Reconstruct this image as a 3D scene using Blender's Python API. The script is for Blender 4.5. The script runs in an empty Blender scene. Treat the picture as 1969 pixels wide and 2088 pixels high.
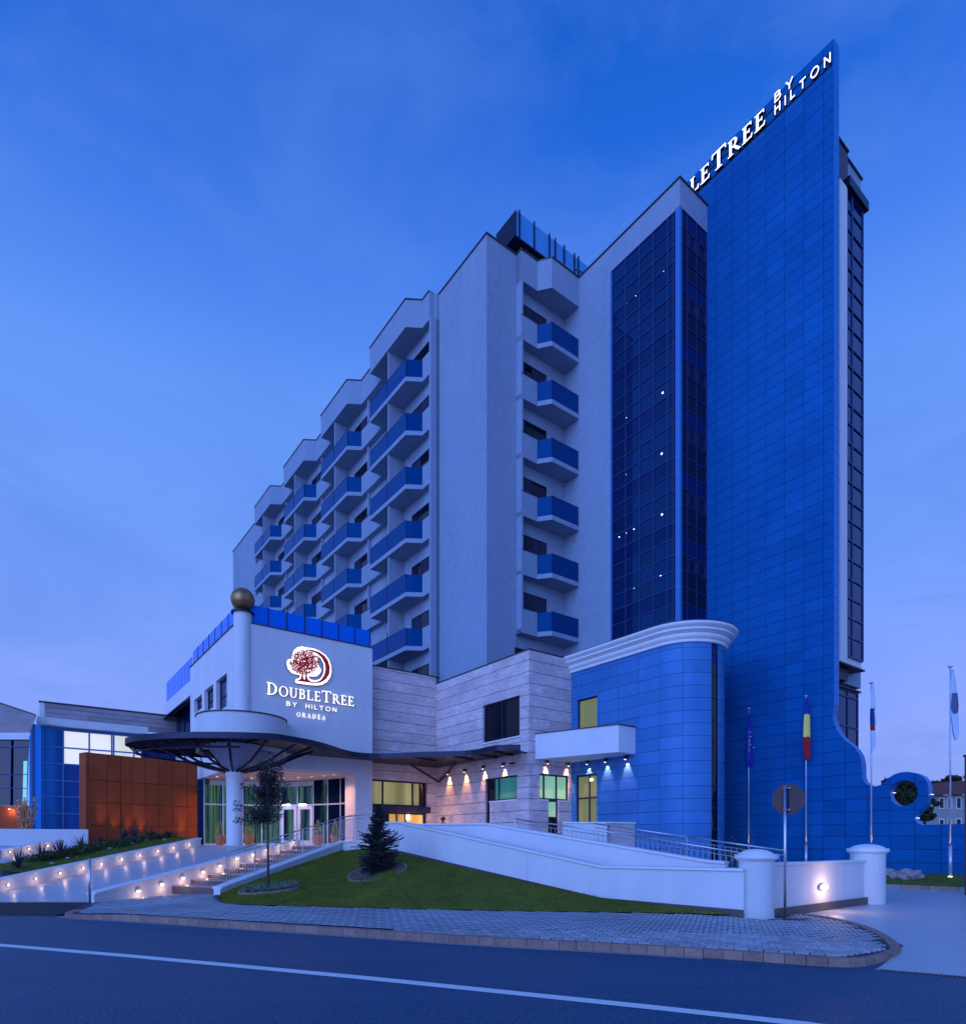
import bpy, bmesh, math, random
from mathutils import Vector, Matrix
from mathutils.geometry import tessellate_polygon
random.seed(7)
R = math.radians
S = bpy.context.scene
COL = S.collection

# ------------------------------------------------------------------ camera, sky, sun, exposure
EYE, F, CX, HY = 1.7, 1280.0, 984.5, 1718.0
cam = bpy.data.cameras.new('camera'); co = bpy.data.objects.new('camera', cam); COL.objects.link(co)
co.location = (0, 0, EYE); co.rotation_euler = (R(90), 0, 0)
cam.sensor_fit = 'HORIZONTAL'; cam.sensor_width = 36; cam.lens = F/1969*36
cam.shift_y = (HY-1044)/1969; cam.clip_start = .1; cam.clip_end = 5000
S.camera = co

wd = bpy.data.worlds.new('World'); S.world = wd; wd.use_nodes = True
nt = wd.node_tree; nt.nodes.clear(); N = nt.nodes.new; L = nt.links.new
out = N('ShaderNodeOutputWorld'); bg = N('ShaderNodeBackground'); bg.inputs['Strength'].default_value = 1.0
sky = N('ShaderNodeTexSky'); sky.sky_type = 'NISHITA'; sky.sun_disc = False
sky.sun_elevation = R(2.0); sky.sun_rotation = R(200); sky.ozone_density = 6
geo = N('ShaderNodeTexCoord'); sep = N('ShaderNodeSeparateXYZ'); L(geo.outputs['Generated'], sep.inputs[0])
rmp = N('ShaderNodeValToRGB'); L(sep.outputs['Z'], rmp.inputs[0])
cr = rmp.color_ramp
cr.elements[0].position = 0.0; cr.elements[0].color = (.31, .39, .90, 1)
cr.elements[1].position = 1.0; cr.elements[1].color = (.003, .06, .46, 1)
for p, c in ((.16, (.27, .38, .91)), (.36, (.18, .35, .91)), (.56, (.125, .31, .90)), (.66, (.055, .205, .80)), (.74, (.016, .135, .66)), (.84, (.004, .095, .52))):
    e = cr.elements.new(p); e.color = (*c, 1)
# soft streaks of cloud
mp = N('ShaderNodeMapping'); mp.inputs['Scale'].default_value = (1.4, 1.4, 3.4); mp.inputs['Rotation'].default_value = (R(25), R(18), 0)
L(geo.outputs['Generated'], mp.inputs[0])
ns = N('ShaderNodeTexNoise'); ns.inputs['Scale'].default_value = 2.3; ns.inputs['Detail'].default_value = 7; ns.inputs['Distortion'].default_value = .6
ns.inputs['Roughness'].default_value = .58
L(mp.outputs[0], ns.inputs[0])
mr = N('ShaderNodeMapRange'); mr.inputs[1].default_value = .40; mr.inputs[2].default_value = .66; mr.inputs[3].default_value = 0; mr.inputs[4].default_value = .48
L(ns.outputs[0], mr.inputs[0])
cl = N('ShaderNodeMix'); cl.data_type = 'RGBA'; L(mr.outputs[0], cl.inputs[0]); L(rmp.outputs[0], cl.inputs[6]); cl.inputs[7].default_value = (.105, .25, .76, 1)
# the physical twilight sky is added at low strength
sm = N('ShaderNodeVectorMath'); sm.operation = 'MULTIPLY'; sm.inputs[1].default_value = (.02, .03, .07); L(sky.outputs[0], sm.inputs[0])
ad = N('ShaderNodeVectorMath'); ad.operation = 'ADD'; L(cl.outputs[2], ad.inputs[0]); L(sm.outputs[0], ad.inputs[1])
L(ad.outputs[0], bg.inputs['Color']); L(bg.outputs[0], out.inputs[0])

sl = bpy.data.lights.new('sun', 'SUN'); sl.energy = 2.5; sl.angle = R(60); sl.color = (.22, .38, 1.0)
so = bpy.data.objects.new('sun', sl); COL.objects.link(so)
d = Vector((.48, .82, -.30)); so.rotation_euler = d.to_track_quat('-Z', 'Y').to_euler(); so.location = (-20, -30, 40)
S.render.engine = 'CYCLES'
S.view_settings.view_transform = 'Standard'; S.view_settings.look = 'None'
S.view_settings.exposure = 0; S.view_settings.gamma = 1; S.view_settings.use_curve_mapping = False
S.cycles.max_bounces = 8; S.cycles.transparent_max_bounces = 16
S.cycles.sample_clamp_indirect = 4

# ------------------------------------------------------------------ survey helpers (photo measurements -> metres)
K = 1.12
def tx(x): return (x-CX)/F
def W3(u, w, z=0): return Vector((.8*u-.6*w, .6*u+.8*w, z))
def wu(x, u): t = tx(x); return u/(.8*t+.6)*(.8-.6*t)      # w of image column x on wall plane u
def uw(x, w): t = tx(x); return w/(.8-.6*t)*(.8*t+.6)      # u of image column x on wall plane w
def hz(y, u, w): return EYE+(HY-y)*(.6*u+.8*w)/F           # height of image row y at plan (u, w)
def gp(x, y, z=0.): Y = (EYE-z)*F/(y-HY); return Vector((tx(x)*Y, Y, z))
def at(x, y, Y): return Vector((tx(x)*Y, Y, EYE+(HY-y)*Y/F))

# ------------------------------------------------------------------ materials
MATS = {}
def mat(name, col, rough=.6, metal=0., spec=.5, ior=1.45, emit=None, es=0., noise=None, bump=None, rnd=0., coat=0., streak=None, tint=None):
    m = bpy.data.materials.new(name); m.use_nodes = True; t = m.node_tree; n = t.nodes; l = t.links.new
    b = n['Principled BSDF']
    b.inputs['Base Color'].default_value = (*col, 1); b.inputs['Roughness'].default_value = rough; b.inputs['Metallic'].default_value = metal
    b.inputs['Specular IOR Level'].default_value = spec; b.inputs['IOR'].default_value = ior; b.inputs['Coat Weight'].default_value = coat
    if tint: b.inputs['Specular Tint'].default_value = (*tint, 1)
    if emit: b.inputs['Emission Color'].default_value = (*emit, 1); b.inputs['Emission Strength'].default_value = es
    tc = n.new('ShaderNodeNewGeometry'); src = None
    def chain(fac, c2):
        nonlocal src
        mx = n.new('ShaderNodeMix'); mx.data_type = 'RGBA'; l(fac, mx.inputs[0])
        if src is None: mx.inputs[6].default_value = (*col, 1)
        else: l(src, mx.inputs[6])
        mx.inputs[7].default_value = (*c2, 1); src = mx.outputs[2]
    for nz in ([noise] if noise and not isinstance(noise, list) else noise or []):
        sc, c2, amt, stretch = nz
        mpn = n.new('ShaderNodeMapping'); mpn.inputs['Scale'].default_value = stretch; l(tc.outputs['Position'], mpn.inputs[0])
        nn = n.new('ShaderNodeTexNoise'); nn.inputs['Scale'].default_value = sc; nn.inputs['Detail'].default_value = 7; nn.inputs['Roughness'].default_value = .6
        l(mpn.outputs[0], nn.inputs[0])
        r_ = n.new('ShaderNodeMapRange'); r_.inputs[1].default_value = .4; r_.inputs[2].default_value = .65; r_.inputs[4].default_value = amt
        l(nn.outputs[0], r_.inputs[0]); chain(r_.outputs[0], c2)
    if rnd:
        oi = n.new('ShaderNodeObjectInfo'); hs = n.new('ShaderNodeHueSaturation')
        r_ = n.new('ShaderNodeMapRange'); r_.inputs[3].default_value = 1-rnd; r_.inputs[4].default_value = 1+rnd; l(oi.outputs['Random'], r_.inputs[0]); l(r_.outputs[0], hs.inputs['Value'])
        if src is None: hs.inputs['Color'].default_value = (*col, 1)
        else: l(src, hs.inputs['Color'])
        src = hs.outputs[0]
    if src is not None: l(src, b.inputs['Base Color'])
    if bump:
        sc, st = bump
        nn = n.new('ShaderNodeTexNoise'); nn.inputs['Scale'].default_value = sc; nn.inputs['Detail'].default_value = 6; l(tc.outputs['Position'], nn.inputs[0])
        bp = n.new('ShaderNodeBump'); bp.inputs['Strength'].default_value = st; bp.inputs['Distance'].default_value = .02; l(nn.outputs[0], bp.inputs['Height']); l(bp.outputs[0], b.inputs['Normal'])
    MATS[name] = m; return m
one = (1, 1, 1)
WHITE = mat('white_render', (.80, .78, .76), .85, noise=[(.35, (.62, .62, .64), .5, (1, 1, .25)), (9, (.70, .70, .70), .35, one), (55, (.58, .58, .60), .45, one)], bump=(32, .9))
TOWER = mat('white_render_shaded', (.31, .37, .46), .85, noise=[(.45, (.22, .30, .40), .75, (1, 1, .18)), (.10, (.27, .35, .47), .8, one), (2.6, (.38, .46, .56), .35, one), (12, (.24, .31, .41), .45, one)], bump=(22, .9))  # white tower walls, with dusk shade and blue cast put into the colour
WHITE2 = mat('white_render_smooth', (.82, .80, .79), .8, noise=[(1.1, (.66, .66, .70), .5, (1, 1, .3)), (3.0, (.62, .62, .65), .14, (1, 1, .08)), (18, (.72, .71, .72), .4, one)], bump=(40, .5))
COPE = mat('white_coping', (.84, .83, .82), .6, noise=(3, (.7, .7, .7), .3, one))
DCAP = mat('dark_flashing', (.05, .055, .07), .5, metal=.3)
STONED = mat('dark_fascia_stone', (.40, .33, .33), .8, noise=[(.8, (.28, .22, .23), .8, (1, 1, 3)), (3, (.46, .40, .40), .5, (1, 1, 5))], rnd=.12)  # darker stone for the pavilion fascia and parapet
BLUE = mat('blue_panel', (.008, .125, .36), .34, spec=.25, rnd=.10, noise=[(.12, (.004, .085, .28), .8, one), (.9, (.008, .14, .40), .5, one)], tint=(.1, .5, 1))
BLUEA = mat('annexe_panel', (.06, .215, .48), .27, spec=.35, rnd=.09, noise=[(.25, (.035, .16, .40), .8, one), (3, (.06, .23, .52), .4, (1, 1, .3))], tint=(.4, .6, 1))
BLUED = mat('blue_joint', (.004, .02, .14), .8)
BLUEL = mat('blue_rim', (.02, .20, .55), .35, spec=.4, tint=(.3, .6, 1))
STONE = mat('travertine', (.84, .68, .66), .75, noise=[(.55, (.58, .46, .48), .8, (1, 1, 2.6)), (2.4, (.34, .28, .32), .55, (1, 1, 4.5)), (9, (.80, .68, .66), .4, (1, 1, 4))], bump=(25, .4), rnd=.10)
STONEB = mat('stone_joint', (.12, .105, .11), .9)
DMET = mat('dark_metal', (.018, .022, .05), .38, metal=.5)
CANO = mat('canopy_sheet', (.004, .005, .022), .4, spec=.3)
FRAME = mat('window_frame_metal', (.018, .028, .07), .45, metal=.3)
MULL = mat('mullion_blue', (.03, .05, .17), .45, metal=.2)
STRIP = mat('pilaster_metal', (.05, .20, .50), .4, metal=.1)
STEEL = mat('brushed_steel', (.62, .63, .66), .28, metal=.9)
PALUM = mat('pale_aluminium', (.52, .58, .70), .38, metal=.35)
GLD = mat('glass_vision', (.0, .012, .06), .03, spec=.7, ior=1.75, rnd=.3, tint=(.04, .34, .80))
GLS = mat('glass_spandrel', (.0, .010, .065), .06, spec=.6, ior=1.6, rnd=.12, tint=(.04, .30, .80))
GLK = mat('glass_black', (.003, .004, .012), .04, spec=.5, ior=1.5)
BRASS = mat('aged_brass', (.42, .24, .10), .38, metal=.7, noise=(5, (.26, .15, .07), .6, one))
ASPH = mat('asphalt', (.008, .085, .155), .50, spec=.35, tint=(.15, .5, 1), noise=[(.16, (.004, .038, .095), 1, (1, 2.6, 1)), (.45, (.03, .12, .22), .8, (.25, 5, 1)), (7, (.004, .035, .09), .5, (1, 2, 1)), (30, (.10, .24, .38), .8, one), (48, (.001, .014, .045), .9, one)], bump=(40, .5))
ASPHN = mat('asphalt_fresh', (.016, .018, .026), .75, noise=(60, (.03, .03, .04), .5, one), bump=(160, .4))
PAINT = mat('road_paint', (.95, .92, .85), .7, noise=[(70, (.45, .46, .48), .45, one), (3, (.80, .78, .74), .5, one)], bump=(150, .3))
CONC = mat('pale_concrete', (.50, .51, .53), .36, noise=[(.9, (.40, .42, .48), .7, (1, 3.5, 1)), (7, (.54, .55, .58), .35, (1, 2.5, 1)), (40, (.38, .39, .42), .25, one)], bump=(30, .25))
GUT = mat('gutter_concrete', (.34, .30, .30), .8, noise=(8, (.22, .2, .2), .6, one), bump=(60, .3))
PAVE = mat('paver_concrete', (.36, .35, .36), .6, rnd=.24, noise=[(9, (.34, .36, .40), .6, one), (.5, (.52, .54, .57), .7, one)], bump=(70, .4))
PAVB = mat('paving_bed', (.05, .05, .055), .9)
KERB = mat('kerb_concrete', (.36, .22, .17), .8, rnd=.15, noise=[(3, (.22, .12, .09), .7, one), (25, (.40, .30, .26), .4, one)], bump=(40, .5))
GRAN = mat('granite', (.09, .07, .075), .45, noise=[(50, (.22, .19, .20), .6, one), (30, (.05, .045, .05), .5, one)])
GRANT = mat('granite_tread', (.36, .29, .30), .4, noise=[(50, (.44, .39, .40), .6, one), (30, (.20, .17, .18), .5, one)])
SOIL = mat('soil', (.03, .022, .016), .95, noise=(12, (.06, .05, .04), .6, one), bump=(20, .8))
CHIP = mat('bark_chips', (.20, .16, .14), .9, noise=(30, (.08, .06, .05), .8, one), bump=(40, .9))
GRASS = mat('grass', (.13, .16, .016), .85, noise=[(.5, (.19, .22, .02), .7, one), (1.6, (.09, .11, .013), .6, one), (26, (.16, .19, .02), .5, one)], bump=(60, .9))
BLADE = mat('grass_blade', (.17, .19, .018), .7, spec=.1, noise=[(.5, (.27, .29, .025), .8, one), (1.6, (.10, .12, .014), .8, one), (40, (.07, .08, .01), .6, one)])
LEAFD = mat('leaf_dark', (.035, .03, .03), .6, noise=(6, (.06, .03, .035), .5, one))
LEAFG = mat('leaf_green', (.05, .09, .025), .6, noise=(4, (.03, .06, .015), .6, one))
LEAFY = mat('leaf_yellow', (.55, .55, .08), .6, noise=(18, (.30, .38, .04), .7, one))
LEAFO = mat('leaf_autumn', (.90, .42, .20), .6, noise=(9, (.85, .62, .30), .6, one))
LEAFB = mat('leaf_blue_green', (.04, .05, .06), .6, noise=(9, (.02, .028, .035), .6, one))
LEAFT = mat('leaf_background', (.04, .055, .02), .7, noise=(1.5, (.07, .07, .03), .6, one))
BARK = mat('bark', (.10, .08, .07), .85, noise=(12, (.05, .04, .035), .6, (1, 1, .2)), bump=(30, .7))
TERRA = mat('terracotta', (.62, .22, .09), .6, noise=(5, (.5, .17, .07), .5, one))
RUST = mat('rust_panel', (.36, .082, .030), .6, spec=.12, rnd=.08, noise=[(1.3, (.27, .058, .020), .7, one), (40, (.42, .10, .035), .3, one)])
RUSTJ = mat('rust_joint', (.10, .02, .01), .8)
SIGNB = mat('sign_back_grey', (.13, .08, .08), .6, metal=.1, spec=.2, noise=(6, (.09, .06, .06), .5, one))
EMW = mat('sign_face_lit', (.9, .9, .9), .5, emit=(1, .97, .95), es=1.25)
EMS = mat('sign_side_black', (.006, .006, .008), .5)
RED = mat('sign_red', (.16, .004, .012), .5, emit=(.28, .004, .014), es=.55)
EML = mat('lamp_lens', (1, 1, 1), .5, emit=(1, .78, .58), es=3)
EMC = mat('cool_lamp_lens', (1, 1, 1), .5, emit=(1, .95, .85), es=9)
EMR = mat('room_lamp', (1, 1, 1), .5, emit=(.9, .95, 1), es=3)
ROOFR = mat('roof_tiles_red', (.24, .06, .04), .8, noise=(8, (.14, .04, .03), .6, (1, 5, 1)), bump=(20, .6))
HWALL = mat('house_wall', (.42, .42, .42), .9, noise=(1.5, (.32, .32, .33), .6, one))
ROCK = mat('rock', (.42, .36, .34), .85, noise=(5, (.25, .2, .2), .7, one), bump=(8, .9))
ZINC = mat('zinc_sheet', (.06, .30, .62), .5, metal=.0, spec=.3, noise=(1.2, (.10, .36, .70), .6, (1, 1, .3)))
BEIGE = mat('beige_interior', (.5, .42, .28), .7, emit=(.30, .27, .10), es=.50)
CEIL = mat('ceiling_plaster', (.62, .55, .58), .8)

def lit(name, c1, c2, scale, es, axis='x', c3=None):
    """a lit room surface behind glass: banded along one axis like pleated fabric"""
    m = bpy.data.materials.new(name); m.use_nodes = True; t = m.node_tree; n = t.nodes; l = t.links.new; b = n['Principled BSDF']
    tc = n.new('ShaderNodeNewGeometry'); mpn = n.new('ShaderNodeMapping'); mpn.inputs['Scale'].default_value = (scale, scale, scale*.03); l(tc.outputs['Position'], mpn.inputs[0])
    nn = n.new('ShaderNodeTexNoise'); nn.inputs['Scale'].default_value = 1; nn.inputs['Detail'].default_value = 4; l(mpn.outputs[0], nn.inputs[0])
    rp = n.new('ShaderNodeValToRGB'); rp.color_ramp.elements[0].position = .24; rp.color_ramp.elements[1].position = .60
    rp.color_ramp.elements[0].color = (*c1, 1); rp.color_ramp.elements[1].color = (*c2, 1)
    if c3: e = rp.color_ramp.elements.new(.43); e.color = (*c3, 1)
    l(nn.outputs[0], rp.inputs[0]); l(rp.outputs[0], b.inputs['Base Color']); l(rp.outputs[0], b.inputs['Emission Color']); b.inputs['Emission Strength'].default_value = es; b.inputs['Roughness'].default_value = .8
    return m
CURT = lit('lit_green_curtain', (.003, .010, .02), (.20, .34, .19), 9, .42, c3=(.02, .09, .09))
CURTD = lit('dim_curtain', (.001, .002, .012), (.010, .014, .06), 6, .25)
GREENW = lit('lit_frosted_green', (.10, .34, .20), (.34, .66, .36), .6, .46)
GREEND = lit('dim_frosted_green', (.005, .05, .10), (.04, .22, .15), .5, .5)
OLIVE = lit('lit_olive_room', (.12, .13, .04), (.18, .19, .07), .4, .75)
AMBER = lit('lit_amber_room', (.30, .13, .02), (.75, .42, .12), 1.2, .8)
OLIVD = lit('lit_olive_dim', (.10, .10, .035), (.30, .28, .12), 1.5, .8)
PALEW = lit('lit_pale_blind', (.62, .62, .45), (.80, .78, .68), .5, .8)
BLUEI = lit('lit_blue_interior', (.001, .008, .09), (.003, .10, .40), .6, .22, c3=(.003, .04, .22))
TEALI = lit('lit_teal_strip', (.10, .42, .55), (.25, .62, .62), .5, .8)

def glassmat(name, tint, gloss, rough=.02, mixf=.3):
    m = bpy.data.materials.new(name); m.use_nodes = True; t = m.node_tree; n = t.nodes; l = t.links.new
    n.remove(n['Principled BSDF']); o = n['Material Output']
    tr = n.new('ShaderNodeBsdfTransparent'); tr.inputs[0].default_value = (*tint, 1)
    pb = n.new('ShaderNodeBsdfPrincipled'); pb.inputs['Base Color'].default_value = (*gloss, 1); pb.inputs['Roughness'].default_value = rough; pb.inputs['Specular IOR Level'].default_value = .5 if tint[0] > .5 else .22; pb.inputs['Specular Tint'].default_value = (tint[0]+.05, .55, 1, 1) if tint[0] < .5 else (1, 1, 1, 1)
    fr = n.new('ShaderNodeFresnel'); fr.inputs[0].default_value = 1.5
    ma = n.new('ShaderNodeMath'); ma.operation = 'ADD'; ma.inputs[1].default_value = mixf; ma.use_clamp = True; l(fr.outputs[0], ma.inputs[0])
    mx = n.new('ShaderNodeMixShader'); l(ma.outputs[0], mx.inputs[0]); l(tr.outputs[0], mx.inputs[1]); l(pb.outputs[0], mx.inputs[2]); l(mx.outputs[0], o.inputs[0])
    return m
GBAL = glassmat('balcony_glass', (.05, .25, .75), (.0, .07, .25), .08, .66)
GBALR = glassmat('roof_rail_glass', (.05, .3, .9), (.005, .20, .85), .1, .8)
GCLR = glassmat('clear_glass', (.80, .90, .95), (.01, .03, .08), .02, .03)

# ------------------------------------------------------------------ mesh building
class MB:
    def __init__(s): s.v = []; s.f = []
    def box(s, x0, x1, y0, y1, z0, z1):
        b = len(s.v); s.v += [(x, y, z) for z in (z0, z1) for y in (y0, y1) for x in (x0, x1)]
        s.f += [(b+i for i in q) for q in ((0, 2, 3, 1), (4, 5, 7, 6), (0, 1, 5, 4), (2, 6, 7, 3), (0, 4, 6, 2), (1, 3, 7, 5))]
        s.f[-6:] = [tuple(q) for q in s.f[-6:]]; return s
    def quad(s, a, b, c, d):
        n = len(s.v); s.v += [tuple(a), tuple(b), tuple(c), tuple(d)]; s.f.append((n, n+1, n+2, n+3)); return s
    def tri(s, a, b, c):
        n = len(s.v); s.v += [tuple(a), tuple(b), tuple(c)]; s.f.append((n, n+1, n+2)); return s
    def prism(s, poly, z0, z1):
        """poly: list of (x,y) or (x,y,z) with z = its own top height; z0/z1 may be functions"""
        n = len(poly); b = len(s.v)
        f0 = z0 if callable(z0) else (lambda x, y: z0); f1 = z1 if callable(z1) else (lambda x, y: z1)
        s.v += [(p[0], p[1], f0(p[0], p[1])) for p in poly]+[(p[0], p[1], f1(p[0], p[1])) for p in poly]
        tri = tessellate_polygon([[Vector((p[0], p[1], 0)) for p in poly]])
        for t in tri: s.f.append(tuple(b+n+i for i in t)); s.f.append(tuple(b+i for i in reversed(t)))
        for i in range(n): j = (i+1) % n; s.f.append((b+i, b+j, b+n+j, b+n+i))
        return s
    def slab(s, poly, fn, t):
        """poly in 2D (a,b), fn(a,b,t)->3D, extruded over depth 0..t"""
        n = len(poly); b = len(s.v)
        s.v += [tuple(fn(p[0], p[1], 0)) for p in poly]+[tuple(fn(p[0], p[1], t)) for p in poly]
        tri = tessellate_polygon([[Vector((p[0], p[1], 0)) for p in poly]])
        for q in tri: s.f.append(tuple(b+i for i in q)); s.f.append(tuple(b+n+i for i in reversed(q)))
        for i in range(n): j = (i+1) % n; s.f.append((b+i, b+n+i, b+n+j, b+j))
        return s
    def tube(s, p, q, r, n=6, r2=None):
        p = Vector(p); q = Vector(q); d = (q-p)
        if d.length < 1e-6: return s
        d.normalize(); a = d.orthogonal().normalized(); c = d.cross(a); b = len(s.v); r2 = r if r2 is None else r2
        for i in range(n):
            t = 2*math.pi*i/n; o = a*math.cos(t)+c*math.sin(t); s.v.append(tuple(p+o*r)); s.v.append(tuple(q+o*r2))
        for i in range(n): j = (i+1) % n; s.f.append((b+2*i, b+2*j, b+2*j+1, b+2*i+1))
        s.f.append(tuple(b+2*i for i in range(n))[::-1]); s.f.append(tuple(b+2*i+1 for i in range(n))); return s
    def path(s, pts, r, n=6):
        for a, b in zip(pts, pts[1:]): s.tube(a, b, r, n)
        return s
    def lathe(s, prof, cx, cy, n=24, a0=0, a1=2*math.pi):
        full = abs(a1-a0-2*math.pi) < 1e-6; m = n if full else n+1; b = len(s.v)
        for r, z in prof:
            for i in range(m): t = a0+(a1-a0)*i/n; s.v.append((cx+r*math.cos(t), cy+r*math.sin(t), z))
        for k in range(len(prof)-1):
            for i in range(n):
                j = (i+1) % m; s.f.append((b+k*m+i, b+k*m+j, b+(k+1)*m+j, b+(k+1)*m+i))
        return s
    def bar(s, p, q, w, z0, z1):
        """upright wall piece between plan points p and q, with heights at both ends z0=(bottom,top), z1=(bottom,top)"""
        p = Vector(p[:2]); q = Vector(q[:2]); d = (q-p).normalized(); nrm = Vector((-d.y, d.x))*w/2
        b = len(s.v)
        for o in (nrm, -nrm):
            for P, zz in ((p, z0), (q, z1)): 
                for z in zz: s.v.append((P.x+o.x, P.y+o.y, z))
        s.f += [(b, b+1, b+3, b+2), (b+4, b+6, b+7, b+5), (b, b+2, b+6, b+4), (b+1, b+5, b+7, b+3), (b, b+4, b+5, b+1), (b+2, b+3, b+7, b+6)]
        return s
ORG = {}
def mesh_of(name, mb, m, o=(0, 0, 0), smooth=False):
    me = bpy.data.meshes.new(name); me.from_pydata([(v[0]-o[0], v[1]-o[1], v[2]-o[2]) for v in mb.v], [], mb.f)
    me.materials.append(m); me.validate(); me.update()
    bmm = bmesh.new(); bmm.from_mesh(me); bmesh.ops.recalc_face_normals(bmm, faces=bmm.faces); bmm.to_mesh(me); bmm.free()
    if smooth:
        for p in me.polygons: p.use_smooth = True
    return me
def tag(o, label=None, cat=None, group=None, kind=None):
    for k, v in (('label', label), ('category', cat), ('group', group), ('kind', kind)):
        if v: o[k] = v
    return o
def thing(name, label, cat, org=(0, 0, 0), bld=False, group=None, rz=0):
    """Empty at the thing's base. bld=True: child meshes are given in the hotel's own (u, w, z) grid"""
    o = bpy.data.objects.new(name, None); COL.objects.link(o); o.empty_display_size = .3
    o.location = W3(*org) if bld else org
    o.rotation_euler = (0, 0, math.atan2(.6, .8) if bld else rz)
    tag(o, label, cat, group); ORG[o] = org if bld or rz == 0 else (0, 0, 0); return o
def part(name, mb, m, parent=None, smooth=False, kind=None, label=None):
    org = ORG.get(parent, (0, 0, 0)); o = bpy.data.objects.new(name, mesh_of(name, mb, m, org, smooth)); COL.objects.link(o)
    if parent: o.parent = parent; ORG[o] = org
    if kind: o['kind'] = kind
    if label: o['label'] = label
    return o
def struct(name, mb, m, parent=None, smooth=False): 
    o = part(name, mb, m, parent, smooth)
    if not parent: o['kind'] = 'structure'
    return o
def inst(name, me, loc, parent, sc=(1, 1, 1), rz=0, rot=None):
    org = ORG.get(parent, (0, 0, 0)); o = bpy.data.objects.new(name, me); COL.objects.link(o); o.parent = parent
    o.location = (loc[0]-org[0], loc[1]-org[1], loc[2]-org[2]); o.scale = sc; o.rotation_euler = rot or (0, 0, rz); return o
def box(*a): return MB().box(*a)
_unit = {}
def unit(m):
    if m.name not in _unit: _unit[m.name] = mesh_of('piece', box(-.5, .5, -.5, .5, -.5, .5), m)
    return _unit[m.name]
def ibox(name, x0, x1, y0, y1, z0, z1, m, parent):
    return inst(name, unit(m), ((x0+x1)/2, (y0+y1)/2, (z0+z1)/2), parent, (x1-x0, y1-y0, z1-z0))
def light(kind, loc, energy, color, parent, size=.05, direction=None, spot=None, blend=.6):
    l = bpy.data.lights.new('light', kind); l.energy = energy; l.color = color
    if kind in ('POINT', 'SPOT'): l.shadow_soft_size = size
    if kind == 'AREA': l.size = size
    if kind == 'SPOT': l.spot_size = spot; l.spot_blend = blend
    o = bpy.data.objects.new('light', l); COL.objects.link(o)
    if direction is not None: o.rotation_euler = Vector(direction).to_track_quat('-Z', 'Y').to_euler()
    if parent:
        org = ORG.get(parent, (0, 0, 0)); o.parent = parent; o.location = (loc[0]-org[0], loc[1]-org[1], loc[2]-org[2])
    else: o.location = loc
    return o

def rect_sub(r, holes):
    out = [r]
    for h in holes:
        nx = []
        for a0, a1, z0, z1 in out:
            if h[0] >= a1 or h[1] <= a0 or h[2] >= z1 or h[3] <= z0: nx.append((a0, a1, z0, z1)); continue
            if h[0] > a0: nx.append((a0, h[0], z0, z1))
            if h[1] < a1: nx.append((h[1], a1, z0, z1))
            m0, m1 = max(a0, h[0]), min(a1, h[1])
            if h[2] > z0: nx.append((m0, m1, z0, h[2]))
            if h[3] < z1: nx.append((m0, m1, h[3], z1))
        out = nx
    return [q for q in out if q[1]-q[0] > .04 and q[3]-q[2] > .04]
def clad(root, name, axis, val, a0, a1, z0, z1, cols, rowh, holes=(), thick=.22, gap=.012, m=BLUE, stagger=False, budget=None, zref=None):
    """cladding boards, each a piece of its own; cols = list of joint positions, or a board length"""
    rects = []; k = 0; z = z0 if zref is None else zref
    while z < z1-.02:
        zt = min(z+rowh, z1)
        if isinstance(cols, (int, float)):
            js = [a0]; p = a0+(cols*random.uniform(.35, 1) if stagger else cols)
            while p < a1-.15: js.append(p); p += cols*(random.uniform(.75, 1.2) if stagger else 1)
            js.append(a1)
        else: js = list(cols)
        for s, e in zip(js, js[1:]):
            g = gap/2 if not stagger else .003
            rects += [(r_[0]+(g if r_[0] == s else 0), r_[1]-(g if r_[1] == e else 0), max(r_[2], z0)+(gap/2 if r_[2] == z else 0), r_[3]-(gap/2 if r_[3] == zt else 0)) for r_ in rect_sub((s, e, z, zt), holes)]
        z = zt
    rest = MB()
    def dist(r_):
        c = (r_[0]+r_[1])/2; P = W3(val, c, (r_[2]+r_[3])/2) if axis == 'u' else W3(c, val, (r_[2]+r_[3])/2); return -((r_[1]-r_[0])*(r_[3]-r_[2]))/P.y**2
    rects.sort(key=dist)
    for i, (b0, b1, c0, c1) in enumerate(rects):
        j = random.uniform(-.003, .003)
        q = (val+j, val+thick, b0, b1, c0, c1) if axis == 'u' else (b0, b1, val+j, val+thick, c0, c1)
        if budget is None or i < budget: ibox(name, *q, m, root)
        else: rest.box(*q)
    if rest.v: part(name+'s', rest, m, root, kind='stuff')
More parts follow.
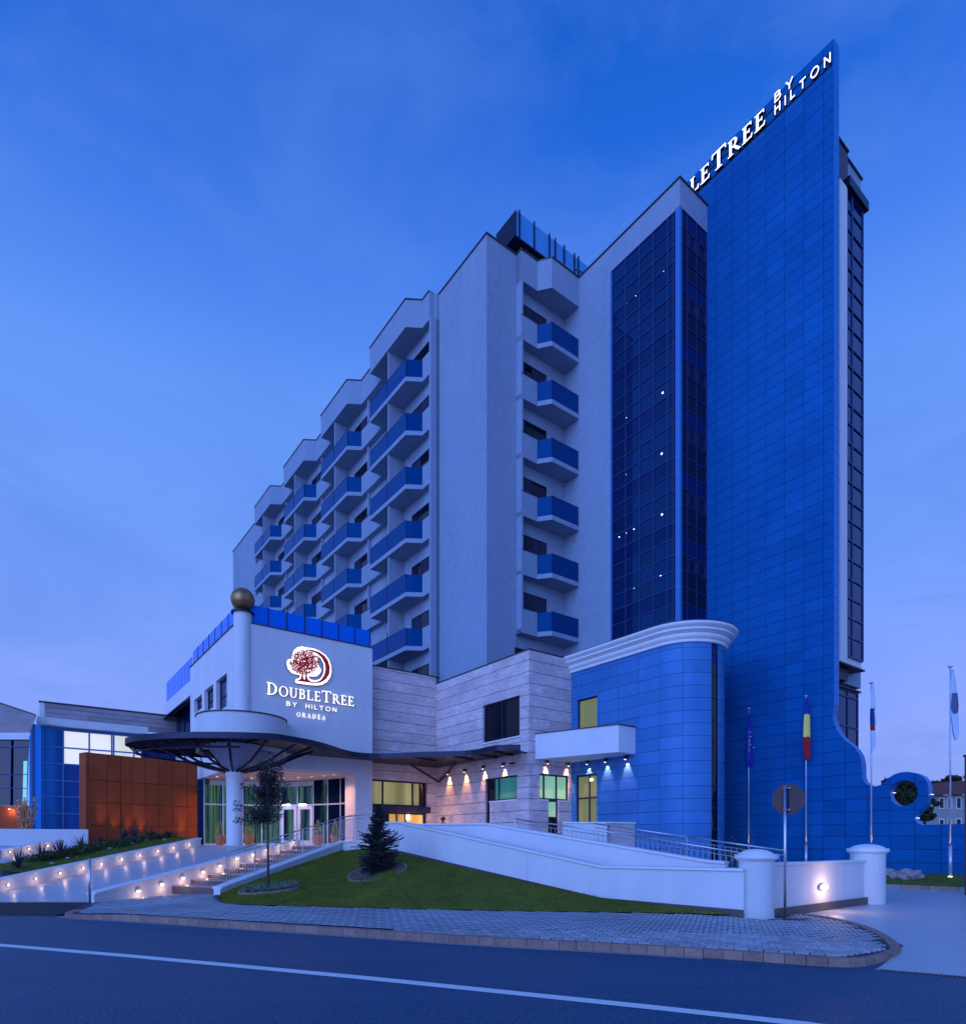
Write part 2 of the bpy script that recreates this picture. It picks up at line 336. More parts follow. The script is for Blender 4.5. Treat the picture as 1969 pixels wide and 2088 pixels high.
def window(root, axis, val, a0, a1, z0, z1, cols=1, rows=(), fm=FRAME, gm=GLD, fw=.06, depth=.08, name='window', cpos=None):
    """frame with bars (part) and panes (sub-parts); plane faces towards smaller axis values"""
    f = MB(); cs = cpos or [a0+(a1-a0)*i/cols for i in range(cols+1)]; rs = [z0]+list(rows)+[z1]
    P = (lambda a, b, c, d, t0, t1: (val+t0, val+t1, a, b, c, d)) if axis == 'u' else (lambda a, b, c, d, t0, t1: (a, b, val+t0, val+t1, c, d))
    for i, c in enumerate(cs):
        h = fw/2; lo = c-(0 if i == 0 else h); hi = c+(0 if i == len(cs)-1 else h)
        if i == 0: hi = c+fw
        if i == len(cs)-1: lo = c-fw
        f.box(*P(lo, hi, z0, z1, 0, depth))
    for i, r_ in enumerate(rs):
        h = fw/2; lo, hi = (r_, r_+fw) if i == 0 else ((r_-fw, r_) if i == len(rs)-1 else (r_-h, r_+h))
        f.box(*P(a0+.002, a1-.002, lo, hi, .002, depth-.002))
    fo = part(name, f, fm, root)
    for s, e in zip(cs, cs[1:]):
        for b, t in zip(rs, rs[1:]):
            g = gm(s, e, b, t) if callable(gm) else gm
            if g: ibox('pane', *P(s+.01, e-.01, b+.01, t-.01, depth*.5, depth*.5+.012), g, fo)
    return fo

# ================================================================== SETTING
struct('ground', MB().quad((-900, -60, -.06), (900, -60, -.06), (900, 1800, -.06), (-900, 1800, -.06)), mat('far_ground', (.06, .075, .04), .9, noise=(.05, (.04, .05, .03), .6, one)))
road_poly = [(-60, -12), (60, -12), (60, 5.5)]+[tuple(gp(x, y)[:2]) for x, y in ((1966, 1991), (1790, 1977), (1553, 1964), (1310, 1946), (1000, 1930), (533, 1898), (131, 1871))]+[(-60, 22)]
def sheet(poly, z): 
    m = MB(); n = len(poly); m.v = [(p[0], p[1], z(p[0], p[1]) if callable(z) else z) for p in poly]
    m.f = [tuple(t) for t in tessellate_polygon([[Vector((p[0], p[1], 0)) for p in poly]])]; return m
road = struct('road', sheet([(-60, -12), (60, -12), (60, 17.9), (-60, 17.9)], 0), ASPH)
# fresh asphalt wedge at the mouth of the left drive
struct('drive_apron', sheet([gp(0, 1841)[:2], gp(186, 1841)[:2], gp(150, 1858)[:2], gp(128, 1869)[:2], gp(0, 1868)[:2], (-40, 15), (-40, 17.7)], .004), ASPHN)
# painted edge line along the road (three surveyed points, gently curved)
ln = []
for x, y in ((-200, 1912), (0, 1928), (250, 1949), (500, 1972), (750, 1995.5), (1000, 2021), (1320, 2054), (1640, 2089), (1900, 2122)): ln.append(gp(x, y))
m = MB()
for a, b in zip(ln, ln[1:]): m.quad((a.x, a.y-.10, .004), (b.x, b.y-.10, .004), (b.x, b.y+.10, .004), (a.x, a.y+.10, .004))
struct('lane_line', m, PAINT)

# kerb outline of the pavement, street side from the left tip to the right tip
def pz(X, Y=0):
    z = .125
    if X < -8: z -= .11*min(1, (-8-X)/2.6)
    if X > 4.6: z -= .10*min(1, (X-4.6)/2.0)
    return z
kerb_px = [(150, 1858), (134, 1864), (131, 1869), (150, 1873), (300, 1881), (533, 1897), (760, 1912), (1000, 1929), (1310, 1944.6), (1553, 1962), (1700, 1973.5), (1760, 1973.5), (1800, 1963), (1832, 1947), (1840, 1937), (1828, 1921), (1806, 1905.5), (1767, 1888), (1728, 1877), (1686, 1869), (1644, 1863.5), (1610, 1861)]
kp = [gp(x, y, 0 if i < 14 else .02)[:2] for i, (x, y) in enumerate(kerb_px)]
def resample(pts, st):
    out = [Vector(pts[0])]; acc = 0
    for a, b in zip(pts, pts[1:]):
        a = Vector(a); b = Vector(b); l_ = (b-a).length
        if l_ == 0: continue
        t = st-acc
        while t <= l_: out.append(a+(b-a)*t/l_); t += st
        acc = (acc+l_) % st
    return out
# smooth the outline
def chaikin(p, n=2):
    for _ in range(n):
        q = [p[0]]
        for a, b in zip(p, p[1:]): a = Vector(a); b = Vector(b); q += [a*.75+b*.25, a*.25+b*.75]
        q.append(p[-1]); p = q
    return p
kline = resample(chaikin([Vector(p) for p in kp], 2), .27)
back = [gp(1600, 1860, .1), gp(1560, 1868, .125), gp(1511, 1866, .125), gp(1250, 1860.5, .125), gp(1000, 1857, .125), gp(496, 1845.5, .125), gp(462, 1843, .1), gp(447, 1836, .1), gp(446, 1826, .1), gp(455, 1818.5, .1), gp(348, 1818.7, .1), gp(250, 1831, .06), gp(185, 1843, .02)]
def inset(pts, dd):
    o = []
    for i, p in enumerate(pts):
        a = pts[max(i-1, 0)]; b = pts[min(i+1, len(pts)-1)]; t = (b-a).normalized(); o.append(p+Vector((-t.y, t.x))*dd)
    return o
pav_poly = [tuple(p) for p in inset(kline, .02)]+[tuple(p[:2]) for p in back]
pavement = struct('pavement', sheet(pav_poly, lambda x, y: pz(x, y)-.012), PAVB)
ki = inset(kline, .15)
for i in range(len(kline)-1):
    a, b, c, d_ = kline[i], kline[i+1], ki[i+1], ki[i]
    t = (b-a); g = t*.015
    m = MB().slab([(a+g)[:], (b-g)[:], (c-g)[:], (d_+g)[:]], lambda x, y, z: (x, y, z-.05), .05+pz(a.x)+random.uniform(-.002, .002))
    part('kerb_stone', m, KERB, pavement)
def inside(x, y, poly):
    c = False; n = len(poly)
    for i in range(n):
        x1, y1 = poly[i][:2]; x2, y2 = poly[i-1][:2]
        if (y1 > y) != (y2 > y) and x < (x2-x1)*(y-y1)/(y2-y1)+x1: c = not c
    return c
inner = [tuple(p) for p in ki]+[tuple(p[:2]) for p in back]
# interlocking blocks: dumb-bell outline, laid in bond along the road direction
pd = Vector((.93, -.367)); pn = Vector((.367, .93)); pl, pw = .20, .165
def hshape(z):
    l_, w_, g = pl/2-.010, pw/2-.009, .014
    return [(-l_, -w_), (-l_*.45, -w_), (-l_*.3, -w_+g), (l_*.3, -w_+g), (l_*.45, -w_), (l_, -w_), (l_, w_), (l_*.45, w_), (l_*.3, w_-g), (-l_*.3, w_-g), (-l_*.45, w_), (-l_, w_)]
pm = mesh_of('paver', MB().prism(hshape(0), -.03, 0), PAVE)
cells = []
for i in range(-110, 110):
    for j in range(0, 110):
        p = Vector((0, 7.5))+pd*(pl*i+(pl/2 if j % 2 else 0))+pn*(pw*j-2)
        ok = all(inside(p.x+pd.x*a+pn.x*b, p.y+pd.y*a+pn.y*b, inner) for a in (-.10, .10) for b in (-.075, .075))
        if ok: cells.append(p)
cells.sort(key=lambda p: p.y*p.y+p.x*p.x*.3)
ang = math.atan2(pd.y, pd.x); rest = MB(); hs = hshape(0)
for n_, p in enumerate(cells):
    z = pz(p.x)+random.uniform(-.003, .003)
    if n_ < 300: o = inst('paver', pm, (p.x, p.y, z), pavement, rz=ang+random.uniform(-.02, .02))
    else:
        b = len(rest.v); q = [p+pd*a+pn*c for a, c in hs]
        rest.v += [(v.x, v.y, z) for v in q]; rest.f.append(tuple(range(b, b+len(q))))
part('pavers', rest, PAVE, pavement, kind='stuff')
# gutter strip on the road side of the kerb
ko = inset(kline, -.17); ok_ = [i for i in range(len(kline)-1) if kline[i].y < 15 and i < len(kline)*.60]
m = MB()
for i in ok_: m.quad((*kline[i], .004), (*kline[i+1], .004), (*ko[i+1], .004), (*ko[i], .004))
struct('gutter', m, GUT)
# right-hand drive of pale concrete and its channel drain
KR1, KR2 = Vector((9.3, 28.9)), Vector((27, 10.7))
struct('driveway', sheet([gp(1785, 1979)[:2], gp(1966, 1993)[:2], (40, 3.5), (40, 11), tuple(KR2), tuple(KR1), (2, 26), (5.8, 14.4), (6.8, 12.5), gp(1790, 1900)[:2], gp(1842, 1930)[:2], gp(1800, 1968)[:2]], .004), CONC)
dr = thing('channel_drain', 'slotted dark channel drain across the mouth of the right-hand drive', 'drain', (*gp(1792, 1979)[:2], 0))
a, b = gp(1792, 1979), gp(2100, 2005)
part('frame', MB().bar(a, b, .09, (-.02, .008), (-.02, .008)), PAVB, dr)
dd = (b-a); n_ = int(dd.length/.045)
m = MB()
for i in range(n_):
    p = a+dd*(i/n_); q = a+dd*((i+.45)/n_); m.bar(p, q, .075, (.006, .011), (.006, .011))
part('grate_bars', m, KERB, dr, kind='stuff')

# ---- left drive: sloping slab between the low walls
def rz_(x, y): return max(0.0, min(1.55, .145*(y-17.8)))
m = MB(); g = [17.8, 20, 22, 24, 26, 28.49, 31]
for y0, y1 in zip(g, g[1:]): m.quad((-34, y0, rz_(0, y0)+.006), (-7.2 if y0 > 26 else -9-.0*y0, y0, rz_(0, y0)+.006), (-7.2 if y1 > 26 else -9, y1, rz_(0, y1)+.006), (-34, y1, rz_(0, y1)+.006))
m.v = [((-11.0+(v[1]-17.7)*.413) if v[0] > -20 else v[0], v[1], v[2]) for v in m.v]
struct('left_drive', m, CONC)
terr = [(-34, 28.4), (-12.9, 28.4), (-7.0, 28.3), (-7.75, 25.95), (-5.6, 25.1), (-3.4, 21.5), (-2.2, 22.3), (.2, 20.5), (6.9, 30.2), (13, 40), (5, 60), (-60, 60), (-60, 28.4)]
struct('terrace', MB().prism(terr, -.1, 1.55), CONC)

# low walls beside the drive, with recessed lamps
def lowwall(name, label, pts, z, width, m=WHITE2, cope=True, cat='wall', cw=.11):
    """pts: plan points, z: list of (bottom, top)"""
    t = thing(name, label, cat, (pts[0][0], pts[0][1], z[0][0]))
    w = MB(); c = MB()
    for (a, b), (za, zb) in zip(zip(pts, pts[1:]), zip(z, z[1:])):
        w.bar(a, b, width, za, zb); c.bar(a, b, width+cw, (za[1]-.012, za[1]+.045), (zb[1]-.012, zb[1]+.045))
    part('wall_body', w, m, t)
    if cope: part('coping', c, COPE, t)
    return t
SD = Vector((.382, .924)); SR = Vector((.924, -.382)); S0 = Vector((-10.0, 20.1))
A2 = Vector((-11.05, 17.7)); wl2 = [A2+SD*t for t in (0, 8.9)]
w2 = lowwall('sloping_wall', 'white sloping wall with round lamps between the drive and the steps', [tuple(p) for p in wl2], [(-.05, .24), (-.05, 1.78)], .26)
def bulls(root, p, nrm, r=.075, energy=9, hood=True):
    """round recessed wall lamp facing plan direction nrm"""
    nrm = Vector((nrm[0], nrm[1], 0)).normalized(); p = Vector(p)
    lm = part('lamp', MB().tube(p, p+nrm*.035, r, 14), PALUM, root)
    q = p+nrm*.04
    right = Vector((-nrm.y, nrm.x, 0)); h = MB(); pts = [(math.cos(t)*r*.86, math.sin(t)*r*.86) for t in [math.pi*(1+i/10) for i in range(11)]] if hood else [(math.cos(t)*r*.7, math.sin(t)*r*.7) for t in [math.pi*2*i/12 for i in range(12)]]
    h.slab(pts, lambda a, b, t: q+right*a+Vector((0, 0, b))-nrm*t, .01)
    part('lens', h, EML, lm)
    light('POINT', q+nrm*.16+Vector((0, 0, -.15 if hood else -.03)), energy*1.6, (1, .62, .42), lm, .03)
for k, (x, y) in enumerate(((281, 1816), (329, 1802.5), (372, 1789.5), (413, 1777), (447, 1765), (482, 1750), (514, 1742), (542, 1731), (569, 1723), (596, 1716))):
    t = tx(x); s = (A2.x+SR.x*.14-t*(A2.y+SR.y*.14))/(t*SD.y-SD.x); p = A2+SR*.135+SD*s
    bulls(w2, (p.x, p.y, at(x, y, p.y).z), SR, .085, 1.3)
WLa, WLb = Vector((-14.75, 18.6)), Vector((-12.85, 28.4))
w1 = lowwall('drive_edge_wall', 'long low white wall with small round lamps on the far side of the drive, below the planting bed', [tuple(WLa), tuple(WLb)], [(-.05, .50), (.9, 1.86)], .22)
wd_ = (WLb-WLa).normalized(); wn = Vector((wd_.y, -wd_.x))
for x, y in ((15, 1806), (71, 1794), (121, 1782.7), (167.6, 1773), (205, 1760), (246, 1751), (283.5, 1743), (319.7, 1735), (352, 1728), (384, 1721)):
    t = tx(x); P = WLa+wn*.12; s = (P.x-t*P.y)/(t*wd_.y-wd_.x); p = P+wd_*s; z = rz_(0, p.y)+.20
    bulls(w1, (p.x, p.y, z), wn, .045, .8, False)
w4 = lowwall('second_lane_wall', 'short low white wall with three lamps left of the planting bed', [(-22, 23.5), (-19.4, 25.2), (-18.8, 28.0)], [(.6, 1.15), (.9, 1.36), (1.3, 1.78)], .22)
for x, y in ((19, 1741), (58, 1734), (96, 1727.5)):
    P = Vector((-19.25, 25.2)); dd = Vector((.6, 2.8)).normalized(); t = tx(x); s = (P.x-t*P.y)/(t*dd.y-dd.x); p = P+dd*s
    bulls(w4, (p.x, p.y, rz_(0, p.y)+.2), (dd.y, -dd.x), .045, .8, False)
lowwall('garden_wall', 'white parapet wall in front of the rust panel wall at far left', [(-28, 26.0), (-22.6, 29.2), (-19.3, 30.7)], [(1.0, 1.9), (1.4, 2.33), (1.4, 2.33)], .25, cope=False)

# ---- steps
st = thing('entrance_steps', 'granite steps with pale treads climbing beside the lawn to the entrance', 'steps', (S0.x, S0.y, .1))
for n_ in range(9):
    z = .12+.2+.154*n_ if n_ else .32; p = S0+SD*(.725*n_); L_ = .725*(9-n_) if n_ < 8 else 1.2
    zb = .05 if n_ == 0 else .32+.154*(n_-1)-.02
    q = [p+SR*.0, p+SR*2.1, p+SR*2.1+SD*.80, p+SD*.80]
    part('riser', MB().prism([tuple(v) for v in q], zb, z-.03), GRAN, st)
    q = [p-SD*.025, p+SR*2.1-SD*.025, p+SR*2.1+SD*.80, p+SD*.80]
    part('tread', MB().prism([tuple(v) for v in q], z-.028, z), GRANT, st)
SB = S0+SR*2.2
p0, p1 = SB-SD*.25, SB+SD*6.25
stg = lowwall('stair_side_wall', 'white sloping side wall below the stair railing, bordering the lawn', [tuple(p0), tuple(p1), (-3.45, 21.45)], [(-.05, .30), (.0, 1.72), (.0, 1.72)], .26)

def railing(name, label, pts, zs, h=.9, group=None, step=.115, post=1.25, extra=None, n_post=None):
    """handrail with posts and balusters along plan points (zs: foot heights)"""
    t = thing(name, label, 'railing', (*pts[0], zs[0]), group=group)
    P = [Vector((p[0], p[1], z)) for p, z in zip(pts, zs)]; up = Vector((0, 0, h))
    part('handrail', MB().path([p+up for p in P], .024, 8), STEEL, t, True)
    part('lower_rail', MB().path([p+Vector((0, 0, .10)) for p in P], .012, 6), STEEL, t)
    part('upper_rail', MB().path([p+up-Vector((0, 0, .12)) for p in P], .012, 6), STEEL, t)
    bal = mesh_of('baluster', MB().tube((0, 0, 0), (0, 0, 1), .0075, 5), STEEL); pst = mesh_of('post', MB().tube((0, 0, 0), (0, 0, 1), .020, 8), STEEL)
    for a, b in zip(P, P[1:]):
        l_ = (b-a).length; k = max(1, round(l_/post))
        for i in range(k+1):
            q = a+(b-a)*(i/k); inst('post', pst, q, t, (1, 1, h))
        nb = int(l_/step)
        for i in range(1, nb): q = a+(b-a)*(i/nb); inst('baluster', bal, q+Vector((0, 0, .10)), t, (1, 1, h-.22))
    return t
q0, q1 = SB+SD*.15, SB+SD*6.2
railing('stair_railing', 'steel railing with thin upright bars along the entrance steps', [tuple(q0), tuple(q1), (-3.6, 21.75)], [.42, 1.76, 1.76], .95)

# ---- ramp walls with pillars
def on_line(P, D, x): t = tx(x); return (P.x-t*P.y)/(t*D.y-D.x)
R1o = Vector((5.75, 13.75)); RD = Vector((-.77, .638)); 
sA = on_line(R1o, RD, 1230); pA = R1o+RD*sA; sB = on_line(R1o, RD, 822); pB = R1o+RD*sB; sC = on_line(R1o, RD, 780); pC = R1o+RD*sC
r1 = lowwall('front_ramp_wall', 'long white wall sloping down behind the lawn to the nearer round pillar', [tuple(R1o), tuple(pA), tuple(pB), tuple(pC)], [(-.05, at(0, 1771, R1o.y).z-.045), (-.05, at(0, 1765, pA.y).z-.045), (.6, at(0, 1676, pB.y).z-.045), (.6, at(0, 1676.5, pC.y).z-.045)], .26)
for xx in (1081,):
    s = on_line(R1o, RD, xx); p = R1o+RD*s-Vector((.638, .77))*.133; part('drain_pipe', MB().tube((p.x, p.y, .5), (p.x, p.y, at(0, 1738, p.y).z), .012, 6), PALUM, r1)
pl_ = MB()
for (a, za), (b, zb) in zip([(R1o, .13), (pA, .2), (pB, 1.32)], [(pA, .2), (pB, 1.32), (pC, 1.45)]):
    o_ = Vector((-.638, -.77))*.14; pl_.bar(a+o_, b+o_, .03, (za-.3, za+.10), (zb-.3, zb+.10))
part('plinth', pl_, GRAN, r1)
R2o = Vector((6.0, 15.45)); pD = R2o+RD*on_line(R2o, RD, 1442); pE = R2o+RD*on_line(R2o, RD, 997); pF = R2o+RD*on_line(R2o, RD, 850)
r2 = lowwall('rear_ramp_wall', 'white sloping wall parallel to the lawn wall and just behind it', [tuple(R2o), tuple(pD), tuple(pE), tuple(pF)], [(0, at(0, 1757, R2o.y).z-.045), (0, at(0, 1753.6, pD.y).z-.045), (.3, at(0, 1678.6, pE.y).z-.045), (.6, at(0, 1680, pF.y).z-.045)], .24)
struct('ramp', MB().prism([tuple(R1o), tuple(pC), tuple(pF), tuple(R2o)], -.04, lambda x, y: max(.02, .1+.155*(6-x))), CONC)
P1 = Vector((6.07, 13.95)); P2 = Vector((10.75, 17.55))
def pillar(label, p, r, zt):
    t = thing('round_pillar', label, 'pillar', (p.x, p.y, 0), group='round pillars of the garden wall')
    part('shaft', MB().lathe([(0, 0), (r, 0), (r, zt-.22), (0, zt-.22)], p.x, p.y, 36), WHITE, t, False)
    part('cap', MB().lathe([(r, zt-.22), (r+.06, zt-.18), (r+.09, zt-.15), (r+.09, zt-.07), (r+.02, zt-.065), (0, zt-.065)], p.x, p.y, 36), COPE, t)
    part('dome', MB().lathe([(r+.0, zt-.065), (r*.9, zt-.025), (r*.65, zt+.02), (r*.35, zt+.045), (0, zt+.055)], p.x, p.y, 36), COPE, t, True)
pillar('rough white round pillar with domed cap beside the stop sign post', P1, .365, 1.50)
pillar('white round pillar with domed cap at the right end of the garden wall', P2, .43, 1.60)
w3 = lowwall('pillar_wall', 'white wall with an oval lamp between the two round pillars', [(P1.x+.2, P1.y+.17), (P2.x-.2, P2.y-.1)], [(-.05, 1.19), (-.05, 1.17)], .24)
dW = (P2-P1).normalized(); nW = Vector((dW.y, -dW.x)); a, b = P1+nW*.145+dW*.35, P2+nW*.145-dW*.1
part('plinth', MB().bar(a, b, .04, (-.05, .20), (-.05, .20)), GRAN, w3)
s = on_line(P1+nW*.13, dW, 1677.5); p = P1+nW*.13+dW*s; zc = at(0, 1809.5, p.y).z
lm = part('lamp', MB().slab([(math.cos(t)*.21, math.sin(t)*.085) for t in [2*math.pi*i/20 for i in range(20)]], lambda a_, b_, t: (p.x+dW.x*a_+nW.x*t, p.y+dW.y*a_+nW.y*t, zc+b_), .03), PALUM, w3)
part('lens', MB().slab([(math.cos(t)*.19, math.sin(t)*.062) for t in [2*math.pi*i/20 for i in range(20)]], lambda a_, b_, t: (p.x+dW.x*a_+nW.x*(t+.035), p.y+dW.y*a_+nW.y*(t+.035), zc+b_), .01), EML, lm)
light('POINT', (p.x+nW.x*.32, p.y+nW.y*.32, zc-.02), 14, (1, .62, .38), lm, .10)
# rails of the step-free ramp behind
def on_par(off, x): 
    P = R2o+Vector((.638, .77))*off; s = on_line(P, RD, x); return P+RD*s
a, b, c_ = on_par(.35, 1506), on_par(.35, 1290), on_par(.35, 1050)
railing('ramp_railing', 'nearer steel railing descending behind the rear ramp wall', [tuple(c_), tuple(b), tuple(a)], [at(0, 1670, c_.y).z-.72, at(0, 1704, b.y).z-.72, at(0, 1739, a.y).z-.72], .72, 'ramp railings', .15, 2.2)
a, b, c_ = on_par(2.1, 1602), on_par(2.1, 1400), on_par(2.1, 1211)
railing('ramp_railing', 'farther steel railing with the long handrail ending by the sign post', [tuple(c_), tuple(b), tuple(a)], [at(0, 1679.5, c_.y).z-.85, at(0, 1707, b.y).z-.85, at(0, 1735.5, a.y).z-.85], .85, 'ramp railings', .15, 2.2)
a, b = at(1148, 1715, 24.5), at(1292, 1715, 25.6)
lowwall('low_box_wall', 'low pale wall with a stone end below the side door', [tuple(a[:2]), tuple(at(1238, 0, 24.0)[:2])], [(1.0, at(0, 1679, 24.5).z), (1.0, at(0, 1679, 24.0).z)], .3)
lowwall('low_stone_wall', 'low grey stone wall right of the pale wall below the side door', [tuple(at(1239, 0, 24.3)[:2]), tuple(at(1289, 0, 25)[:2])], [(1.0, at(0, 1679, 24.5).z), (1.0, at(0, 1679.5, 25).z)], .25, STONE)

# ---- lawns
def lawn_grid(front, backl, nu, nv, bulge, zsink=0):
    f_ = resample3(front, nu); b_ = resample3(backl, nu); m = MB()
    for i in range(nu+1):
        for j in range(nv+1):
            t = j/nv; p = f_[i]*(1-t)+b_[i]*t; z = f_[i].z*(1-t)+b_[i].z*t
            z += bulge*math.sin(math.pi*t)*math.sin(math.pi*min(1, i/nu))+random.uniform(-.008, .008); m.v.append((p.x, p.y, z))
    for i in range(nu):
        for j in range(nv): a_ = i*(nv+1)+j; m.f.append((a_, a_+nv+1, a_+nv+2, a_+1))
    return m
def resample3(pts, n):
    pts = [Vector(p) for p in pts]; ls = [0]
    for a_, b_ in zip(pts, pts[1:]): ls.append(ls[-1]+(b_-a_).length)
    o = []
    for i in range(n+1):
        t = ls[-1]*i/n; k = 0
        while k < len(pts)-2 and ls[k+1] < t: k += 1
        s_ = (t-ls[k])/max(1e-6, ls[k+1]-ls[k]); o.append(pts[k]*(1-s_)+pts[k+1]*s_)
    return o
fr = [gp(449, 1834, .12), gp(455, 1842, .13), gp(496, 1845, .13), gp(760, 1851, .13), gp(1000, 1856.5, .13), gp(1250, 1860, .13), gp(1511, 1865, .12)]
ap = Vector((-3.7, 21.3, 1.50)); sb = p1+SR*.15
bk = [Vector((SB.x+SR.x*.15-.1, SB.y-.3, .14)), Vector(((p0+p1).x/2+SR.x*.14, (p0+p1).y/2+SR.y*.14, .82)), Vector((sb.x, sb.y, 1.42)), ap, Vector((pC.x-.1, pC.y-.15, 1.42)), Vector((pB.x-.09, pB.y-.11, 1.30)), Vector((pA.x-.09, pA.y-.11, .27)), Vector((R1o.x-.05, R1o.y-.12, .12))]
lg = lawn_grid(fr, bk, 90, 26, .06)
lawn = struct('lawn', lg, GRASS)
def blades(name, lg, n, par, h=.05, m=BLADE, lean=.4, wd_=.006):
    mb = MB(); fs = lg.f; ws = []
    for f in fs:
        a_, b_, c_ = (Vector(lg.v[f[k]]) for k in (0, 1, 2)); ws.append((b_-a_).cross(c_-a_).length)
    for f in random.choices(fs, ws, k=n):
        v = [Vector(lg.v[k]) for k in f]; s_, t_ = random.random(), random.random()
        p = (v[0]*(1-s_)+v[1]*s_)*(1-t_)+(v[3]*(1-s_)+v[2]*s_)*t_
        a_ = random.uniform(0, 6.28); hh = h*random.uniform(.5, 1.3); dx, dy = math.cos(a_)*wd_, math.sin(a_)*wd_
        mb.tri(p+Vector((dx, dy, -.01)), p-Vector((dx, dy, .01)), p+Vector((random.uniform(-1, 1)*hh*lean, random.uniform(-1, 1)*hh*lean, hh)))
    return part(name, mb, m, par, kind='stuff')
gb = blades('grass_blades', lg, 60000, None, .06); 
tag(gb, 'short mown grass blades covering the triangular front lawn', 'grass', kind='stuff')
kd = (KR2-KR1).normalized()
sl0, sl1 = W3(29.5, 27, .42), W3(29.5, 0, .42)
lg2 = lawn_grid([Vector((*KR1, .17)), Vector((*KR2, .17))], [sl0, sl1], 50, 8, .04)
struct('side_lawn', lg2, GRASS)
tag(blades('grass_blades', lg2, 22000, None, .06), 'short grass along the foot of the tall blue wall on the right', 'grass', kind='stuff')
skb = thing('side_lawn_kerb', 'pale kerb between the right-hand drive and the side lawn', 'kerb', (*KR1, 0))
kn = 30
for i in range(kn):
    a_ = KR1+(KR2-KR1)*((i+.01)/kn); b_ = KR1+(KR2-KR1)*((i+.99)/kn); part('kerb_stone', MB().bar(a_, b_, .14, (-.05, .16), (-.05, .16)), KERB if i % 3 else GUT, skb)

# ================================================================== HOTEL TOWER (grid coordinates u, w)
uF, uBs, uBk, uA0 = 17.5*K, 18.28*K, 18.62*K, 18.83*K
wB0, wB1, wB2, wBk = 24.8*K, 24.4*K, 23.8*K, 24.88*K
uC, wG, uS = 24.27*K, 17.45*K, 26.4*K
ROOF = EYE+30.2*K; FL0 = EYE+11.98*K-.0; PIT = 3.357
FL0 = hz(1290, 20.75*K, wB1)
tower = thing('hotel_tower', 'tall pale hotel block with stepped balconies on its left side and a notch of balconies', 'building', (uA0, wB0, 0), True)
Z0 = 1.0
uB1 = 20.75*K
part('wall', MB().prism([(uA0, wB0), (uB1, wB0), (uB1, wBk), (uC, wBk), (uC, 21.5*K), (uC+.35, 21.5*K), (uC+.35, wG+.35), (uS+.3, wG+.35), (uS+.3, 20*K), (34.7, 20*K), (34.7, 75), (uBk, 75), (uBk, 29.12*K), (uA0, 29.12*K)], Z0, ROOF), TOWER, tower)
# wall beside and above the glass bay
zGT = hz(419, uC, wG)
part('bay_surround', MB().prism([(uC, 21.499*K), (uC, wG), (uS+.1, wG), (uS+.1, wG+.35), (uC+.35, wG+.35), (uC+.35, 21.499*K)], zGT, ROOF), TOWER, tower)
cp = MB().prism([(uA0-.06, wB0-.06), (uB1, wB0-.06), (uB1, wB1-.06), (uB1+.3, wB1-.06), (uB1+.3, wBk), (uA0+.3, wBk+.3), (uA0+.3, 29.3*K), (uA0-.06, 29.3*K)], ROOF+.001, ROOF+.07)
part('roof_coping', cp, DCAP, tower)
cp = MB().prism([(uC-.06, wB1-.7), (uC-.06, wG-.06), (uS+.1, wG-.06), (uS+.1, wG+.3), (uC+.3, wG+.3), (uC+.3, wB1-.7)], ROOF+.002, ROOF+.075)
part('roof_coping', cp, DCAP, tower)
# the pier at the near end of the left facade
part('pier', box(uBs, uBk+.3, 29.12*K, 29.12*K+.18, 4, 33.9), TOWER, tower)
part('pier', box(uB1, uB1+.13, wB1-.002, wBk, FL0, ROOF-.003), TOWER, tower)
